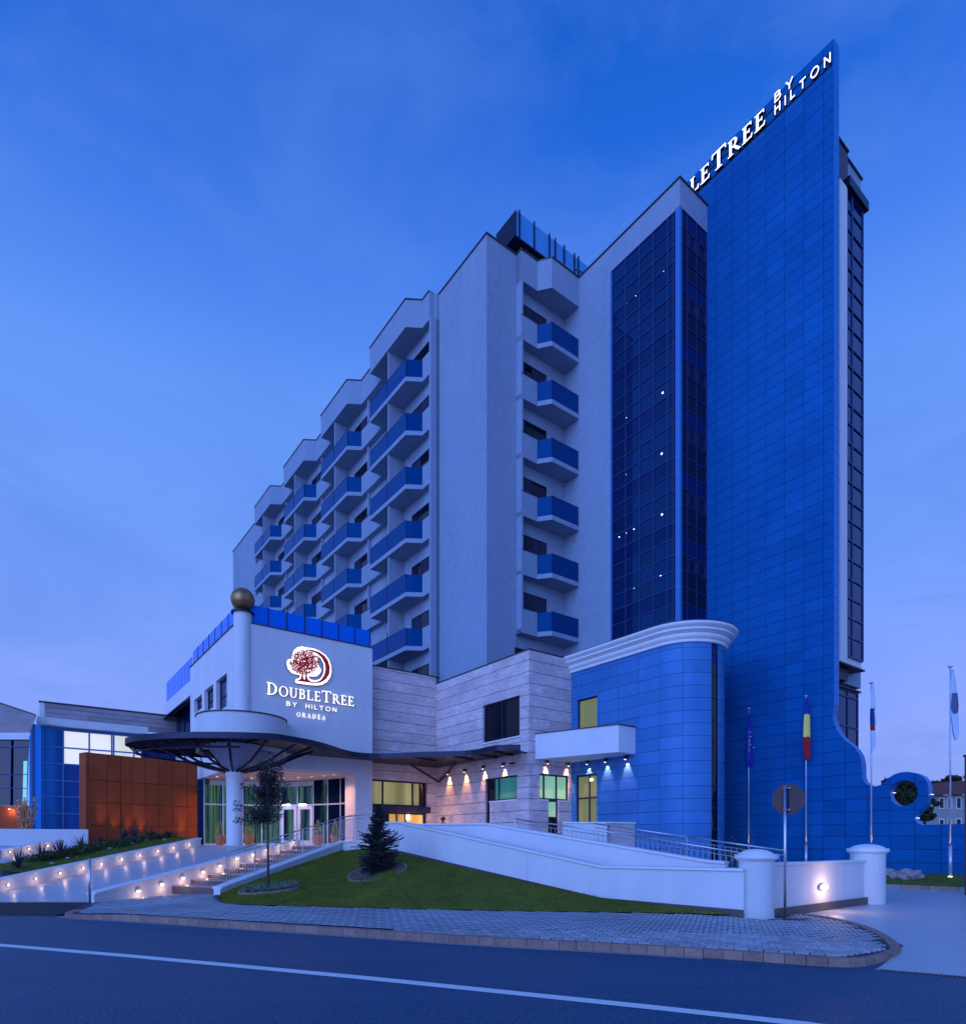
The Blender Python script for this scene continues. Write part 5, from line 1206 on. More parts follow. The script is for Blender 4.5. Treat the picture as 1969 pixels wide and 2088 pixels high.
# ================================================================== RUST WALL and LEFT GLASS PAVILION
rw_ = thing('rust_panel_wall', 'curved wall of rust brown panels lit from below, left of the entrance', 'wall', (-18, 33, 1.5))
px_ = [182, 218, 245.5, 269, 296, 322, 351, 381, 402]; RY = [31.5, 32.15, 32.65, 33.1, 33.6, 34.1, 34.7, 35.3, 35.8]
rp = [Vector((tx(x)*Y, Y)) for x, Y in zip(px_, RY)]; ztp = [at(0, y, Y).z for y, Y in zip([1535+22*(x-182)/220 for x in px_], RY)]
ZR = 6.22; rwz = [1.55, 2.55, 3.70, 4.85, ZR]
for a_, b_ in zip(rp, rp[1:]):
    dd = (b_-a_).normalized()*.012
    for z0, z1 in zip(rwz, rwz[1:]): part('panel', MB().bar(a_+dd, b_-dd, .05, (z0+.012, z1-.012), (z0+.012, z1-.012)), RUST, rw_)
bm_ = MB()
for a_, b_ in zip(rp, rp[1:]): bm_.bar(a_+Vector((-.1, .13)), b_+Vector((-.1, .13)), .2, (1.5, ZR-.005), (1.5, ZR-.005))
part('backing', bm_, RUSTJ, rw_)
part('end_panel', MB().bar(rp[0]+Vector((-.02, .02)), rp[0]+Vector((-.62, .42)), .3, (1.5, ZR), (1.5, ZR)), RUST, rw_)
for k, x in enumerate((200, 229, 257, 283, 366)):
    Y = 31.5+(x-182)/220*4.3-.45; p = (tx(x)*Y, Y, 1.58)
    ul = thing('ground_uplight', 'small ground uplight at the foot of the rust wall, %s from the left' % ('first', 'second', 'third', 'fourth', 'last')[k], 'lamp', p, group='uplights of the rust wall')
    part('housing', MB().lathe([(.09, 1.55), (.09, 1.60), (.06, 1.61), (0, 1.605)], p[0], p[1], 12), DMET, ul)
    part('lens', MB().lathe([(0, 1.613), (.055, 1.613)], p[0], p[1], 12), EML, ul)
    light('SPOT', (p[0], p[1]+.10, 1.64), 100, (1, .52, .24), ul, .03, (0.0, .20, 1), R(32), 1.0)

pav = thing('glass_pavilion', 'glass fronted pavilion with a stone fascia at the far left, interior glowing blue and white', 'building', W3(1.2, 46.6, 1.5) if False else (1.2, 46.6, 1.5), True)
wP = 46.6; u0 = uw(76, wP); u1 = uw(292, wP)
zf1 = hz(1433, uw(91, wP+1.0), wP+1.0); zf0 = hz(1462, uw(91, wP+1.0), wP+1.0)
clad(pav, 'stone_board', 'w', wP+1.0, uw(91, wP+1.0), u1+2.5, zf0-.3, zf1, 2.4, .30, (), .2, .02, STONED, True)
part('fascia_end', MB().box(uw(91, wP+1.0)-.25, uw(91, wP+1.0)-.002, wP+1.0, wP+6, zf0-.3, zf1), COPE, pav)
part('fascia_cap', box(uw(91, wP+1.0)-.3, u1+2.5, wP+.95, wP+1.3, zf1+.002, zf1+.09), DCAP, pav)
zg = hz(1475, u0, wP-.6)
part('white_fascia', box(uw(76, wP-.6), u1+.2, wP-.6, wP+1.3, zg, zg+.42), WHITE2, pav)
cs = [uw(x, wP) for x in (85, 129, 182, 228, 232, 273, 290)]; rs = [hz(y, uw(107, wP), wP) for y in (1659, 1624.5, 1591.5, 1557, 1523, 1487)]
def pg(s_, e, b, t):
    if s_ < cs[1]-.01: return BLUEI
    if b >= rs[3]-.05 and t < zg-.15: return PALEW
    if abs(b-rs[2]) < .1 and s_ >= cs[1]-.01: return BLUEI
    return BLUEI
window(pav, 'w', wP, cs[0], cs[-1], 2.0, zg-.01, 1, rows=[r_ for r_ in rs], gm=pg, fm=STRIP, fw=.09, depth=.14, cpos=cs)
part('corner_post', box(uw(66, wP-.2), uw(72, wP-.2), wP-.2, wP+.05, 1.5, zg), STRIP, pav)
part('corner_glass', box(uw(60, wP), cs[0]-.02, wP+.05, wP+.10, 1.5, zg), mat('lit_blue_column', (.01, .12, .6), .4, emit=(.004, .12, .75), es=.55), pav)
part('back_wall', box(u0, u1+2, wP+.3, wP+.5, 1.5, zg), BLUED, pav)
light('SPOT', (uw(72, wP)-.2, wP-.5, 2.2), 60, (.5, .8, 1), pav, .05, (0, .1, 1), R(40), .8)
# white letters on the wall beside the glass
wl_ = MB()
left = thing('left_pavilion_wing', 'left end of the glass pavilion with a sloping stone parapet and a rust base', 'building', (-30, 36, 1.5))
pY = 37.0
def pq(x, y, Y=pY): return at(x, y, Y)
def flat(name, pts, m, Y0, t=.2): 
    return part(name, MB().slab(pts, lambda a_, b_, q_: (tx(a_)*(Y0+q_), Y0+q_, EYE+(HY-b_)*Y0/F), t), m, left)
flat('stone_parapet', [(-60, 1415), (74, 1459.5), (60, 1494), (-60, 1494)], STONED, pY)
flat('parapet_cap', [(-60, 1412), (74, 1457), (74, 1459.3), (-60, 1414.8)], DCAP, pY-.05, .3)
flat('white_fascia', [(-60, 1494.2), (62, 1494.2), (58, 1508), (-60, 1508)], WHITE2, pY-.15, .4)
flat('glazing', [(-60, 1508.2), (60, 1508.2), (55, 1643), (-60, 1643)], GLK, pY+.1, .05)
flat('lit_edge', [(48, 1552), (56, 1552), (54, 1640), (46, 1640)], TEALI, pY+.05, .04)
flat('mullion', [(21, 1508), (23, 1508), (21.5, 1643), (20, 1643)], MULL, pY, .08)
flat('transom', [(-60, 1522), (56, 1522), (56, 1524), (-60, 1524)], MULL, pY+.02, .06)
flat('transom', [(-60, 1578.5), (56, 1578.5), (56, 1580), (-60, 1580)], MULL, pY+.02, .06)
flat('transom', [(-60, 1607), (56, 1607), (56, 1608.5), (-60, 1608.5)], MULL, pY+.02, .06)
flat('rust_base', [(-60, 1643.5), (60, 1643.5), (62, 1730), (-60, 1730)], RUST, pY-.1, .2)
lmp = at(20, 1649, pY-.35)
lb_ = part('wall_lamp', MB().tube(lmp, lmp+Vector((0, .25, .02)), .03, 6).lathe([(.03, lmp.z+.08), (.10, lmp.z-.02), (.09, lmp.z-.03)], lmp.x, lmp.y, 12), STEEL, left)
part('bulb', MB().lathe([(0, lmp.z-.03), (.07, lmp.z-.035)], lmp.x, lmp.y, 10), EML, lb_)
light('POINT', lmp+Vector((0, 0, -.1)), 14, (1, .5, .25), lb_, .05)

# ================================================================== PLANTING
def leafball(mb, c, rad, n, s_, rng, shape=1.0, flat_=1.0):
    for _ in range(n):
        v = Vector((rng.gauss(0, 1), rng.gauss(0, 1), rng.gauss(0, 1))).normalized()*rad*rng.uniform(.25, 1)**.6; v.z *= shape; p = Vector(c)+v
        a_ = Vector((rng.uniform(-1, 1), rng.uniform(-1, 1), rng.uniform(-.7, .7))).normalized()*s_*rng.uniform(.6, 1.3); b_ = a_.orthogonal().normalized()*s_*.45
        b_.rotate(Matrix.Rotation(rng.uniform(0, 3.1), 3, a_.normalized())); mb.quad(p-a_, p+b_, p+a_, p-b_)
# young tree on the lawn
tp = Vector((tx(547)*17.6, 17.6, .30)); rng = random.Random(11)
yt = thing('young_tree', 'slim young tree with dark purple leaves standing on the lawn by the stair railing', 'tree', tuple(tp))
part('trunk', MB().tube(tp-Vector((0, 0, .1)), tp+Vector((-.02, 0, 1.9)), .042, 8, .030).tube(tp+Vector((-.02, 0, 1.9)), tp+Vector((-.02, 0, 3.6)), .028, 6, .008), BARK, yt, True)
lm_ = MB(); lv = MB()
for i in range(64):
    h0 = rng.uniform(1.75, 2.9); a_ = rng.uniform(0, 6.28); top_ = rng.uniform(.3, 1.0); sp_ = rng.uniform(.15, .66)*(1.15 if h0 < 2.4 else .8)
    s_ = tp+Vector((-.02, 0, h0)); e = s_+Vector((math.cos(a_)*sp_, math.sin(a_)*sp_, top_*(1.0 if h0 > 2.2 else .8)))
    if i % 9 == 0: e = s_+Vector((-.85*abs(math.cos(a_))-.1, .3*math.sin(a_), rng.uniform(.05, .35)))
    mid = s_.lerp(e, .5)+Vector((0, 0, -.05)); lm_.path([s_, mid, e], .009, 4)
    for k in range(7): c = s_.lerp(e, .30+.11*k); leafball(lv, c, .11, 13, .036, rng)
for k in range(24): leafball(lv, tp+Vector((rng.uniform(-.15, .15), rng.uniform(-.15, .15), rng.uniform(2.7, 3.85))), .13, 15, .036, rng)
part('branches', lm_, BARK, yt); part('crown', lv, LEAFD, yt, kind='stuff')
# ground cover bed round the young tree
gcb = thing('ground_cover_bed', 'round bed of pale variegated ground cover at the foot of the young tree', 'flower bed', (tp.x-.1, tp.y, .2))
gm = MB(); bx_, by_ = tp.x+.05, tp.y-.05
def lawnz(x, y):
    best = None
    for v in lg.v:
        d_ = (v[0]-x)**2+(v[1]-y)**2
        if best is None or d_ < best[0]: best = (d_, v[2])
    return best[1]
zc = lawnz(bx_, by_)
slope = (lawnz(bx_, by_+.8)-lawnz(bx_, by_-.8))/1.6; sx_ = (lawnz(bx_+.8, by_)-lawnz(bx_-.8, by_))/1.6
zf = lambda x, y: zc+slope*(y-by_)+sx_*(x-bx_)
sm_ = MB(); ring = [(bx_+.84*math.cos(t), by_+.52*math.sin(t)) for t in [2*math.pi*i/28 for i in range(28)]]
part('soil', MB().prism(ring, lambda x, y: zf(x, y)-.1, lambda x, y: zf(x, y)+.03), SOIL, gcb)
for i in range(28): a_, b_ = ring[i-1], ring[i]; part('edging', MB().bar(a_, b_, .04, (zf(*a_)-.05, zf(*a_)+.055), (zf(*b_)-.05, zf(*b_)+.055)), KERB, gcb)
for _ in range(2600):
    a_ = rng.uniform(0, 6.28); r_ = math.sqrt(rng.random()); x, y = bx_+.80*r_*math.cos(a_), by_+.47*r_*math.sin(a_); p = Vector((x, y, zf(x, y)+rng.uniform(.03, .15)))
    s_ = .028; v = Vector((rng.uniform(-1, 1), rng.uniform(-1, 1), rng.uniform(-.3, .6))).normalized()*s_; w_ = v.orthogonal().normalized()*s_*.5; gm.quad(p-v, p+w_, p+v, p-w_)
part('leaves', gm, mat('leaf_variegated', (.10, .14, .08), .6, noise=(14, (.30, .34, .22), .7, one)), gcb, kind='stuff')
# blue spruce
sp0 = Vector((tx(770)*18.4, 18.4, .0)); sp0.z = lawnz(sp0.x, sp0.y)
spr = thing('spruce', 'small bushy blue-green spruce on the lawn in front of the ramp wall', 'tree', tuple(sp0))
part('trunk', MB().tube(sp0, sp0+Vector((.02, 0, 1.95)), .05, 7, .01), BARK, spr)
nd = MB(); br = MB(); rng = random.Random(5)
H_ = 2.02
pr_ = [(0, .44), (.2, .50), (.40, .60), (.52, .36), (.62, .27), (.8, .19), (1, .05)]
for i in range(470):
    h = rng.uniform(.03, 1)**1.45; z = H_*h*.97
    for (h0, l0), (h1, l1) in zip(pr_, pr_[1:]):
        if h0 <= h <= h1: ln0 = (l0+(l1-l0)*(h-h0)/(h1-h0))*rng.choice((.7, .85, 1.0, 1.05, 1.3 if .3 < h < .5 else 1.1))
    a_ = rng.uniform(0, 6.28); d_ = Vector((math.cos(a_), math.sin(a_), rng.uniform(-.12, .42)-(.15 if h < .3 else -.1)))
    s_ = sp0+Vector((.02*h, 0, z+.02)); e = s_+d_*ln0; br.tube(s_, e, .009, 4, .004)
    n2 = int(ln0*85)+6
    for k in range(n2):
        t = .18+.86*k/n2; c = s_.lerp(e, t); side = rng.uniform(-1, 1)*.085*(1.1-t*.6); n_ = Vector((-d_.y, d_.x, 0)); c = c+n_*side
        for q in range(3):
            dirn = (d_*rng.uniform(.3, 1)+n_*rng.uniform(-.9, .9)+Vector((0, 0, rng.uniform(-.2, .6)))).normalized()*rng.uniform(.035, .06); w_ = dirn.orthogonal().normalized()*.008; w_.rotate(Matrix.Rotation(rng.uniform(0, 3), 3, dirn.normalized())); nd.quad(c-w_, c+dirn*.6-w_*.9, c+dirn, c+w_)
part('branches', br, BARK, spr); part('needles', nd, LEAFB, spr, kind='stuff')
mb_ = thing('mulch_bed', 'round bed of bark chips with a stone edge under the spruce', 'flower bed', tuple(sp0))
slope2 = (lawnz(sp0.x, sp0.y+.8)-lawnz(sp0.x, sp0.y-.8))/1.6; slx = (lawnz(sp0.x+.8, sp0.y)-lawnz(sp0.x-.8, sp0.y))/1.6
zf2 = lambda x, y: sp0.z+slope2*(y-sp0.y)+slx*(x-sp0.x)
ring = [(sp0.x+.85*math.cos(t), sp0.y-.05+.75*math.sin(t)) for t in [2*math.pi*i/26 for i in range(26)]]
part('mulch', MB().prism(ring, lambda x, y: zf2(x, y)-.1, lambda x, y: zf2(x, y)+.035), CHIP, mb_)
for i in range(26): a_, b_ = ring[i-1], ring[i]; part('edging', MB().bar(a_, b_, .05, (zf2(*a_)-.05, zf2(*a_)+.055), (zf2(*b_)-.05, zf2(*b_)+.055)), KERB, mb_)
cm = MB()
for _ in range(900):
    a_ = rng.uniform(0, 6.28); r_ = math.sqrt(rng.random())*.8; x, y = sp0.x+r_*math.cos(a_), sp0.y-.05+.9*r_*math.sin(a_); p = Vector((x, y, zf2(x, y)+.045)); v = Vector((rng.uniform(-1, 1), rng.uniform(-1, 1), rng.uniform(-.2, .4)))*.035; w_ = v.orthogonal().normalized()*.018; cm.quad(p-v, p+w_, p+v, p-w_)
part('chips', cm, CHIP, mb_, kind='stuff')
# planting bed beside the drive
bzf = lambda x, y: rz_(x, y)+.34
lefte = [(-16.9, 20.4), (-16.3, 21.2), (-16.05, 22.5), (-15.95, 24.3), (-15.9, 25.8), (-15.6, 27.5), (-14.5, 28.35)]
bed = lawn_grid([Vector((*WLa.lerp(WLb, .16), 0)), Vector((*WLb, 0))], [Vector((*p, 0)) for p in lefte], 40, 8, 0)
bed.v = [(x-.10, y, bzf(x, y)+.12*max(0, min(1, (WLa.x+(y-WLa.y)*.194-x)/1.0))+random.uniform(-.01, .01)) for x, y, z in bed.v]
struct('planting_bed', bed, GRASS)
tag(blades('grass_blades', bed, 9000, None, .06), 'short grass on the sloping planting bed beside the drive', 'grass', kind='stuff')
bs = MB()
for i, (a_, b_) in enumerate(zip(lefte, lefte[1:])): bs.bar(a_, b_, .12, (rz_(*a_)-.1, bzf(*a_)+.10), (rz_(*b_)-.1, bzf(*b_)+.10))
tag(part('bed_edging', bs, WHITE2), 'low pale edging along the left side of the planting bed', 'edging')
def bz_(x, y):
    best = min(bed.v, key=lambda v: (v[0]-x)**2+(v[1]-y)**2); return best[2]
yl = ['first', 'second', 'third', 'fourth', 'fifth', 'sixth', 'seventh', 'eighth', 'ninth']
for k, (x, y, r_) in enumerate(((37, 1776, .55), (85, 1759, .55), (123, 1752, .5), (165, 1738, .5), (204, 1731, .42), (252, 1718, .42), (275, 1711, .55), (310, 1713, .4), (342, 1712, .4))):
    Y = 5018/(y-1718+185.6); X = tx(x)*Y; z = bz_(X, Y); rng = random.Random(k)
    yc = thing('yucca', '%s spiky dark yucca clump on the planting bed, counted from the left' % yl[k], 'plant', (X, Y, z), group='yuccas on the planting bed')
    mb2 = MB()
    for i in range(46):
        a_ = rng.uniform(0, 6.28); el = rng.uniform(.25, 1.45); l_ = r_*1.35*rng.uniform(.7, 1.1); d_ = Vector((math.cos(a_)*math.cos(el), math.sin(a_)*math.cos(el), math.sin(el))); s_ = Vector((X, Y, z)); n_ = Vector((-d_.y, d_.x, 0)).normalized()*.014
        m1 = s_+d_*l_*.55; t = s_+d_*l_+Vector((0, 0, -.05*math.cos(el))); mb2.quad(s_-n_, s_+n_, m1+n_*1.1, m1-n_*1.1); mb2.tri(m1-n_*1.1, m1+n_*1.1, t)
    part('leaves', mb2, LEAFB, yc)
rng = random.Random(3); sh = MB()
for i in range(150):
    t = rng.random(); y = 21.5+6.8*t; x = -15.6+.17*(y-21.5)+rng.uniform(-.35, .55); 
    leafball(sh, (x, y, bz_(x, y)+.10), .26, 50, .045, rng, .6)
tag(part('ground_cover', sh, LEAFG), 'low dark green ground cover between the yuccas', 'ground cover', kind='stuff')
nth = ['first', 'second', 'third', 'fourth', 'fifth', 'sixth', 'seventh', 'eighth', 'ninth', 'tenth', 'eleventh', 'last']
for k in range(12):
    y = 21+6.8*(k+rng.uniform(0, .6))/12; x = -15.2+.17*(y-21.5)+rng.uniform(-.4, .5); r_ = rng.uniform(.05, .11); z = bz_(x, y)
    st_o = part('stone', MB().lathe([(0, z-.02), (r_, z), (r_*1.1, z+r_*.4), (r_*.6, z+r_*.8), (0, z+r_*.85)], x, y, 7), ROCK)
    tag(st_o, '%s of the small stones among the yuccas, counted from the street end of the bed' % nth[k], 'stone', 'stones on the planting bed')
# autumn sapling at left
sa = at(53, 1690, 30.5); sa.z = 1.6; rng = random.Random(8)
sap = thing('autumn_sapling', 'small sapling with orange and pink leaves before the blue glass pavilion', 'tree', tuple(sa)); sb_ = MB(); sl_ = MB()
for i in range(16):
    e = sa+Vector((rng.uniform(-.55, .45), rng.uniform(-.3, .3), rng.uniform(1.0, 2.25))); sb_.path([sa, sa.lerp(e, .4)+Vector((0, 0, .2)), e], .012, 4)
    for k in range(6): leafball(sl_, sa.lerp(e, .28+.13*k)+Vector((0, 0, .12)), .15, 26, .05, rng)
part('branches', sb_, BARK, sap); part('leaves', sl_, LEAFO, sap, kind='stuff')
# topiary of stacked balls by the stone wall
tb = W3(18.3*K-.5, wu(903, 18.3*K-.5), 1.55); rng = random.Random(9)
top = thing('ball_topiary', 'dark topiary of stacked leafy balls against the stone wall', 'potted plant', tuple(tb)); tl = MB()
part('stem', MB().tube(tb+Vector((0, 0, .3)), tb+Vector((0, 0, 1.65)), .03, 6), BARK, top); part('pot', MB().lathe([(0, 1.55), (.17, 1.55), (.24, 2.0), (0, 1.98)], tb.x, tb.y, 16), DMET, top)
for z, r_ in ((.75, .24), (1.15, .19), (1.50, .15)): leafball(tl, tb+Vector((0, 0, z)), r_, 260, .045, rng)
part('foliage', tl, LEAFD, top, kind='stuff')
# boulders at the foot of the fin
rng = random.Random(21)
for k, (x, y, r_) in enumerate(((1805, 1781, .33), (1826, 1784, .24), (1842, 1783, .26), (1857, 1779, .34))):
    P = at(x, 0, 24.6-(x-1800)*.013); z = .33; m = MB(); bmm = bmesh.new(); bmesh.ops.create_icosphere(bmm, subdivisions=3, radius=r_)
    from mathutils import noise as mn
    for v in bmm.verts: v.co *= 1+.42*mn.noise(v.co*5+Vector((k*3, 0, 0)))+.15*mn.noise(v.co*14); v.co.z = v.co.z*.72
    m.v = [(v.co.x*1.3+P.x, v.co.y+P.y, v.co.z+z+r_*.35) for v in bmm.verts]; m.f = [tuple(v.index for v in f.verts) for f in bmm.faces]; bmm.free()
    tag(part('boulder', m, ROCK), '%s pale boulder on the side lawn right of the white pillar' % ('leftmost', 'second', 'third', 'rightmost')[k], 'rock', 'boulders on the side lawn')
# small weed shrub in the dark corner behind the railing
rng = random.Random(2); m = MB(); c = at(1500, 1730, 26)
for i in range(9): leafball(m, c+Vector((rng.uniform(-.35, .35), rng.uniform(-.3, .3), rng.uniform(-.5, .5))), .2, 26, .05, rng)
shb = thing('dark_shrub', 'small dark shrub in the shaded corner beside the rounded blue annexe', 'shrub', (c.x, c.y, .3)); part('foliage', m, LEAFG, shb, kind='stuff'); part('stem', MB().tube((c.x, c.y, .3), (c.x, c.y, 1.4), .02, 5), BARK, shb)

# ================================================================== FLAGS, SIGN, POSTS
poles = [((13.32, 31.4), 1526, 1445), ((14.82, 28.85), 1643, 1420), ((16.33, 26.4), 1776, 1393), ((17.85, 24.0), 1937, 1360)]
FL = {}
FL['eu'] = mat('flag_blue', (.01, .02, .32), .8); FL['y'] = mat('flag_yellow', (.95, .72, .16), .8); FL['r'] = mat('flag_red', (.42, .01, .03), .8)
FL['w'] = mat('flag_white', (.60, .68, .80), .8, noise=(5, (.48, .56, .72), .6, (1, 1, .3))); FL['d'] = mat('flag_dark_blue', (.03, .04, .22), .8); FL['s'] = mat('flag_star', (.75, .70, .35), .7)
FL['g'] = mat('flag_emblem_grey', (.08, .14, .24), .8)
def cloth(root, m, cx_, cy_, rows_, seed, part_name='cloth'):
    """a drooping flag: rows_ = [(z, left, right)], right/left in metres from the pole; folds in depth"""
    rng = random.Random(seed); n_ = 10; ph = rng.uniform(0, 6); v = []; mb = MB()
    for (z, l_, r_) in rows_:
        for i in range(n_+1):
            t = i/n_; x = l_+(r_-l_)*t; y = .10*math.sin(t*8+ph+z*.8)*min(1, (r_-l_)*2)+.03*math.sin(t*17+z)
            mb.v.append((cx_+x, cy_-.08+y, z))
    for j in range(len(rows_)-1):
        for i in range(n_): a_ = j*(n_+1)+i; mb.f.append((a_, a_+1, a_+n_+2, a_+n_+1))
    return part(part_name, mb, m, root, True)
fl_lab = ['flagpole with a limp dark blue starred flag, in the shaded corner by the annexe', 'flagpole with a limp blue, yellow and red flag in front of the blue wall', 'flagpole with a limp white flag with dark blue and red emblem, behind right pillar', 'tall flagpole with a pale flag with a grey emblem at the right edge']
for k, ((X, Y), x, y) in enumerate(poles):
    zt_ = EYE+(HY-y)*Y/F; X = tx(x)*Y
    t = thing('flagpole', fl_lab[k], 'flagpole', (X, Y, .38), group='flagpoles before the blue wall')
    part('pole', MB().tube((X, Y, 1.55), (X, Y, zt_), .036, 10, .022), PALUM, t, True)
    part('sleeve', MB().tube((X, Y, .35), (X, Y, 1.55), .062, 12), PALUM, t, True)
    part('finial', MB().lathe([(0, zt_-.03), (.075, zt_-.02), (.085, zt_+.03), (0, zt_+.06)], X, Y, 12), PALUM, t)
    part('base_light', MB().lathe([(.07, .36), (.08, .39), (.064, .40)], X, Y, 12), EML, t)
    light('SPOT', (X-.12, Y-.22, .62), 26, (1, .62, .45), t, .03, (.10, .16, 1), R(36), .6)
    f_ = Y/F   # metres per photo pixel at the pole
    def row(yy, a_, b_): return (EYE+(HY-yy)*f_, a_*f_, b_*f_)
    if k == 0:
        cloth(t, FL['eu'], X, Y, [row(1455, -1, 2), row(1480, -3, 4), row(1510, -5, 6), row(1535, -6, 8), row(1555, -6, 9), row(1563, -2, 7)], k)
        for (dx, yy) in ((-1, 1495), (0, 1504), (-2, 1512), (-1, 1520), (6, 1526), (-3, 1532)): part('star', MB().slab([(math.cos(R(90+36*i))*(.045 if i % 2 == 0 else .02), math.sin(R(90+36*i))*(.045 if i % 2 == 0 else .02)) for i in range(10)], lambda a_, b_, q_: (X+dx*f_+a_, Y-.24-q_, EYE+(HY-yy)*f_+b_), .006), FL['s'], t)
    if k == 1:
        cloth(t, FL['eu'], X, Y, [row(1424, -1, 1), row(1440, -3, 4), row(1452, -4, 5.5), row(1458, -4.5, 6)], k)
        cloth(t, FL['y'], X, Y, [row(1457, -4.5, 6), row(1475, -6, 7), row(1490, -7, 7.5), row(1504, -8, 8)], k)
        cloth(t, FL['r'], X, Y, [row(1503, -8, 8), row(1520, -8, 8), row(1538, -8.5, 8), row(1547, -5, 6), row(1551, -2, 2)], k)
    if k == 2:
        cloth(t, FL['w'], X, Y, [row(1397, -1, 2), row(1420, -3, 5), row(1446, -5, 7)], k); cloth(t, FL['d'], X, Y, [row(1445.5, -5, 3), row(1465, -6, 4), row(1480, -6, 4)], k, 'emblem'); cloth(t, FL['w'], X, Y+.05, [row(1445, -1, 7), row(1475, 0, 9), row(1482, 2, 6)], k)
        cloth(t, FL['r'], X, Y, [row(1479.5, -6, 4), row(1490.5, -6, 5)], k, 'red_band'); cloth(t, FL['w'], X, Y, [row(1490, -6, 5), row(1510, -6, 6), row(1523, -5, 6), row(1528, -5, 2), row(1535, -3, 0)], k)
    if k == 3:
        cloth(t, FL['w'], X, Y, [row(1366, 0, 3), row(1390, -1, 8), row(1415, -2, 11)], k); cloth(t, FL['g'], X, Y, [row(1414, 2, 11.5), row(1440, 0, 14), row(1453, 3, 13), row(1456, 4, 8)], k, 'emblem'); cloth(t, FL['w'], X, Y+.04, [row(1440, 0, 15), row(1470, 2, 16), row(1495, 4, 17), row(1510, 8, 14)], k)
sx0, sy0 = tx(1600)*13.85, 13.85
ss = thing('stop_sign', 'octagonal road sign seen from behind on a steel post, beside the nearer pillar', 'road sign', (sx0, sy0, .12))
part('post', MB().tube((sx0, sy0, .05), (sx0, sy0, 2.96), .030, 12), STEEL, ss, True)
part('plate', MB().slab([(math.cos(R(22.5+45*i))*.36, math.sin(R(22.5+45*i))*.36) for i in range(8)], lambda a_, b_, q_: (sx0+.06+a_*math.cos(R(-38))+(.05+q_)*.62, sy0+a_*math.sin(R(-38))+(.05+q_)*.79, 2.655+b_), .012), SIGNB, ss)
part('stiffener', MB().box(sx0+.015, sx0+.085, sy0+.0, sy0+.04, 2.37, 2.94), DMET, ss)
for z in (2.42, 2.90):
    part('clamp', MB().tube((sx0-.055, sy0-.035, z), (sx0+.10, sy0-.02, z), .018, 6).tube((sx0+.08, sy0-.04, z), (sx0+.08, sy0+.01, z), .02, 6), STEEL, ss)
pp = gp(183, 1844.5, .0)
sp_ = thing('steel_bollard', 'slim polished steel post at the near end of the sloping wall', 'post', (pp.x, pp.y, 0)); part('post', MB().tube((pp.x, pp.y, 0), (pp.x, pp.y, 1.24), .030, 12), STEEL, sp_, True); part('cap', MB().lathe([(.034, 1.235), (.034, 1.25), (0, 1.262)], pp.x, pp.y, 12), STEEL, sp_)
gpz = Vector((tx(1966)*20.25, 20.25, 0))
gt = thing('gate_post', 'grey square post cut off by the right edge of the view', 'post', (gpz.x+.15, 20, 0)); part('shaft', box(gpz.x, gpz.x+.35, 19.9, 20.25, 0, 4.45), SIGNB, gt); part('cap', box(gpz.x-.03, gpz.x+.38, 19.87, 20.28, 4.451, 4.52), DCAP, gt)

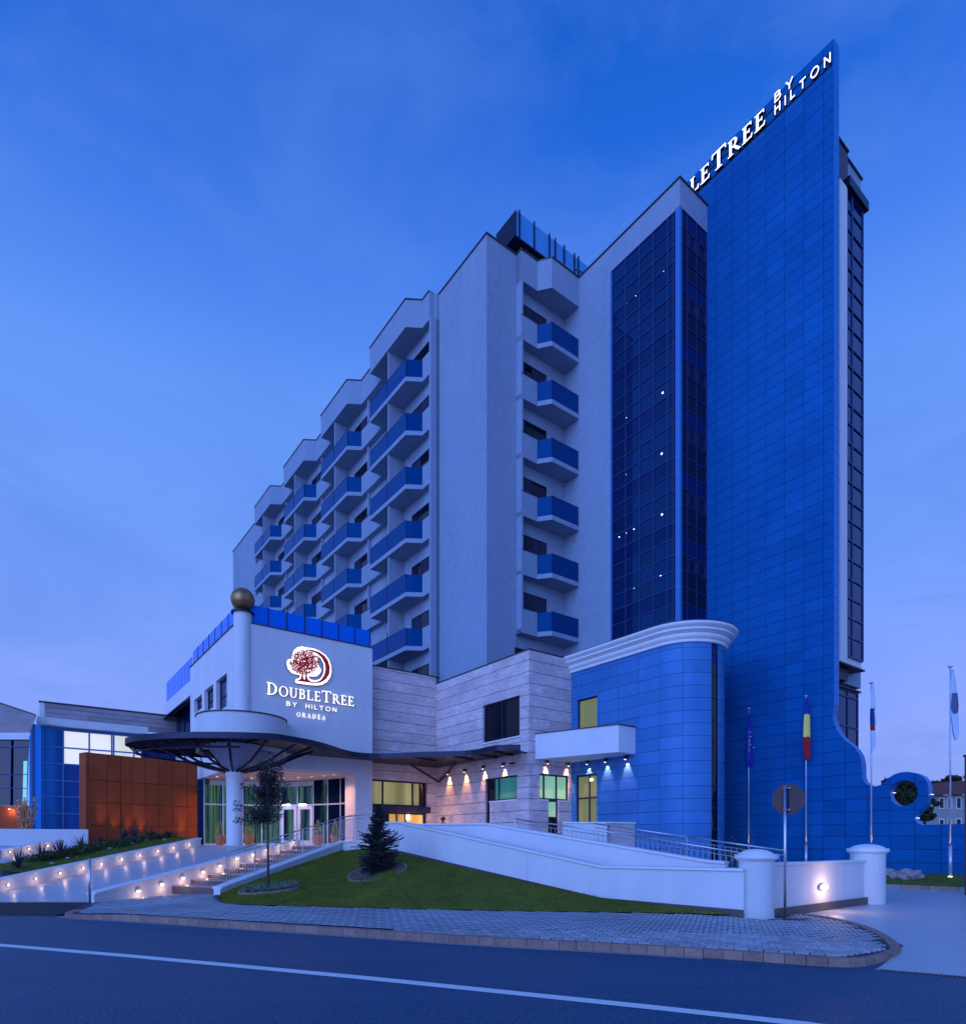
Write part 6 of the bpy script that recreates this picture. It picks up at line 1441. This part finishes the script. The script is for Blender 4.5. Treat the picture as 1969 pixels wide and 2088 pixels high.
# ================================================================== BACKGROUND
bh = thing('red_roofed_house', 'pale house with a red tiled roof far behind the ring of the blue wall', 'house', (43, 62, 0))
HYd = 60
hx0, hx1 = at(1858, 0, HYd).x, at(2060, 0, HYd).x; ze = at(0, 1622, HYd).z; zr2 = at(0, 1593, HYd).z
part('wall', box(hx0+.8, hx1, HYd, HYd+10, 0, ze), HWALL, bh)
part('roof', MB().quad((hx0, HYd-.6, ze-.1), (hx1, HYd-.6, ze-.1+.35), (hx1, HYd+5, zr2+.6), (hx0+3, HYd+5, zr2)).quad((hx0, HYd-.6, ze-.1), (hx0+3, HYd+5, zr2), (hx0+3, HYd+5.1, zr2), (hx0, HYd+10.6, ze-.1)), ROOFR, bh)
for (x0, x1, y0, y1) in ((1915, 1922, 1629, 1648), (1932, 1938, 1629, 1648), (1950, 1957, 1628, 1648), (1915, 1922, 1672, 1681), (1932, 1938, 1672, 1681), (1949, 1957, 1671, 1681)):
    a_, b_ = at(x0, y1, HYd), at(x1, y0, HYd); window(bh, 'w', 0, 0, 0, 0, 0) if False else None
    f = part('window', MB().box(a_.x-.1, b_.x+.1, HYd-.06, HYd-.01, a_.z-.1, b_.z+.1), COPE, bh); part('pane', box(a_.x, b_.x, HYd-.08, HYd-.061, a_.z, b_.z), GLK, f)
def bgtree(x, ytop, Y, wpx, label, seed, n=26, leaf=.18):
    rng = random.Random(seed); c = at(x, ytop, Y); t = thing('tree', label, 'tree', (c.x, Y, 0), group='trees behind the blue wall'); r_ = wpx/2*Y/F
    part('trunk', MB().tube((c.x, Y, 0), (c.x, Y, c.z*.7), .2, 7, .1), BARK, t); m = MB(); b_ = MB(); hh = min(c.z-1.5, r_*2.0)
    for i in range(n):
        p = Vector((c.x+rng.uniform(-1, 1)*r_*.85, Y+rng.uniform(-1, 1)*r_*.8, c.z-rng.uniform(.10, 1)*hh)); b_.tube((c.x, Y, max(1, c.z-hh)), p, .04, 4); leafball(m, p, r_*.30, 120, leaf, rng, .7)
    part('branches', b_, BARK, t); part('crown', m, LEAFT, t, kind='stuff')
bgtree(1838, 1581, 40, 70, 'dense dark tree seen through and above the ring of the blue wall', 1, 44, .15)
bgtree(1795, 1600, 44, 52, 'low dark tree showing above the dip left of the ring', 2, 26, .16)
bgtree(1885, 1625, 48, 46, 'small tree right of the ring, before the pale house', 3, 22, .15)
for k, (x, y, w_) in enumerate(((1885, 1594, 40), (1918, 1584, 44), (1950, 1582, 46), (1990, 1578, 60))):
    bgtree(x, y, 95, w_, ('round tree behind the left end of the red roof', 'round tree behind the red roof, second from the left', 'round tree behind the red roof near the tall flagpole', 'round tree behind the red roof at the right edge')[k], 20+k, 14, .4)
bl = thing('tree', 'leafy tree behind the hotel hidden at the far left', 'tree', (-60, 90, 0)); bpy.data.objects.remove(bl)
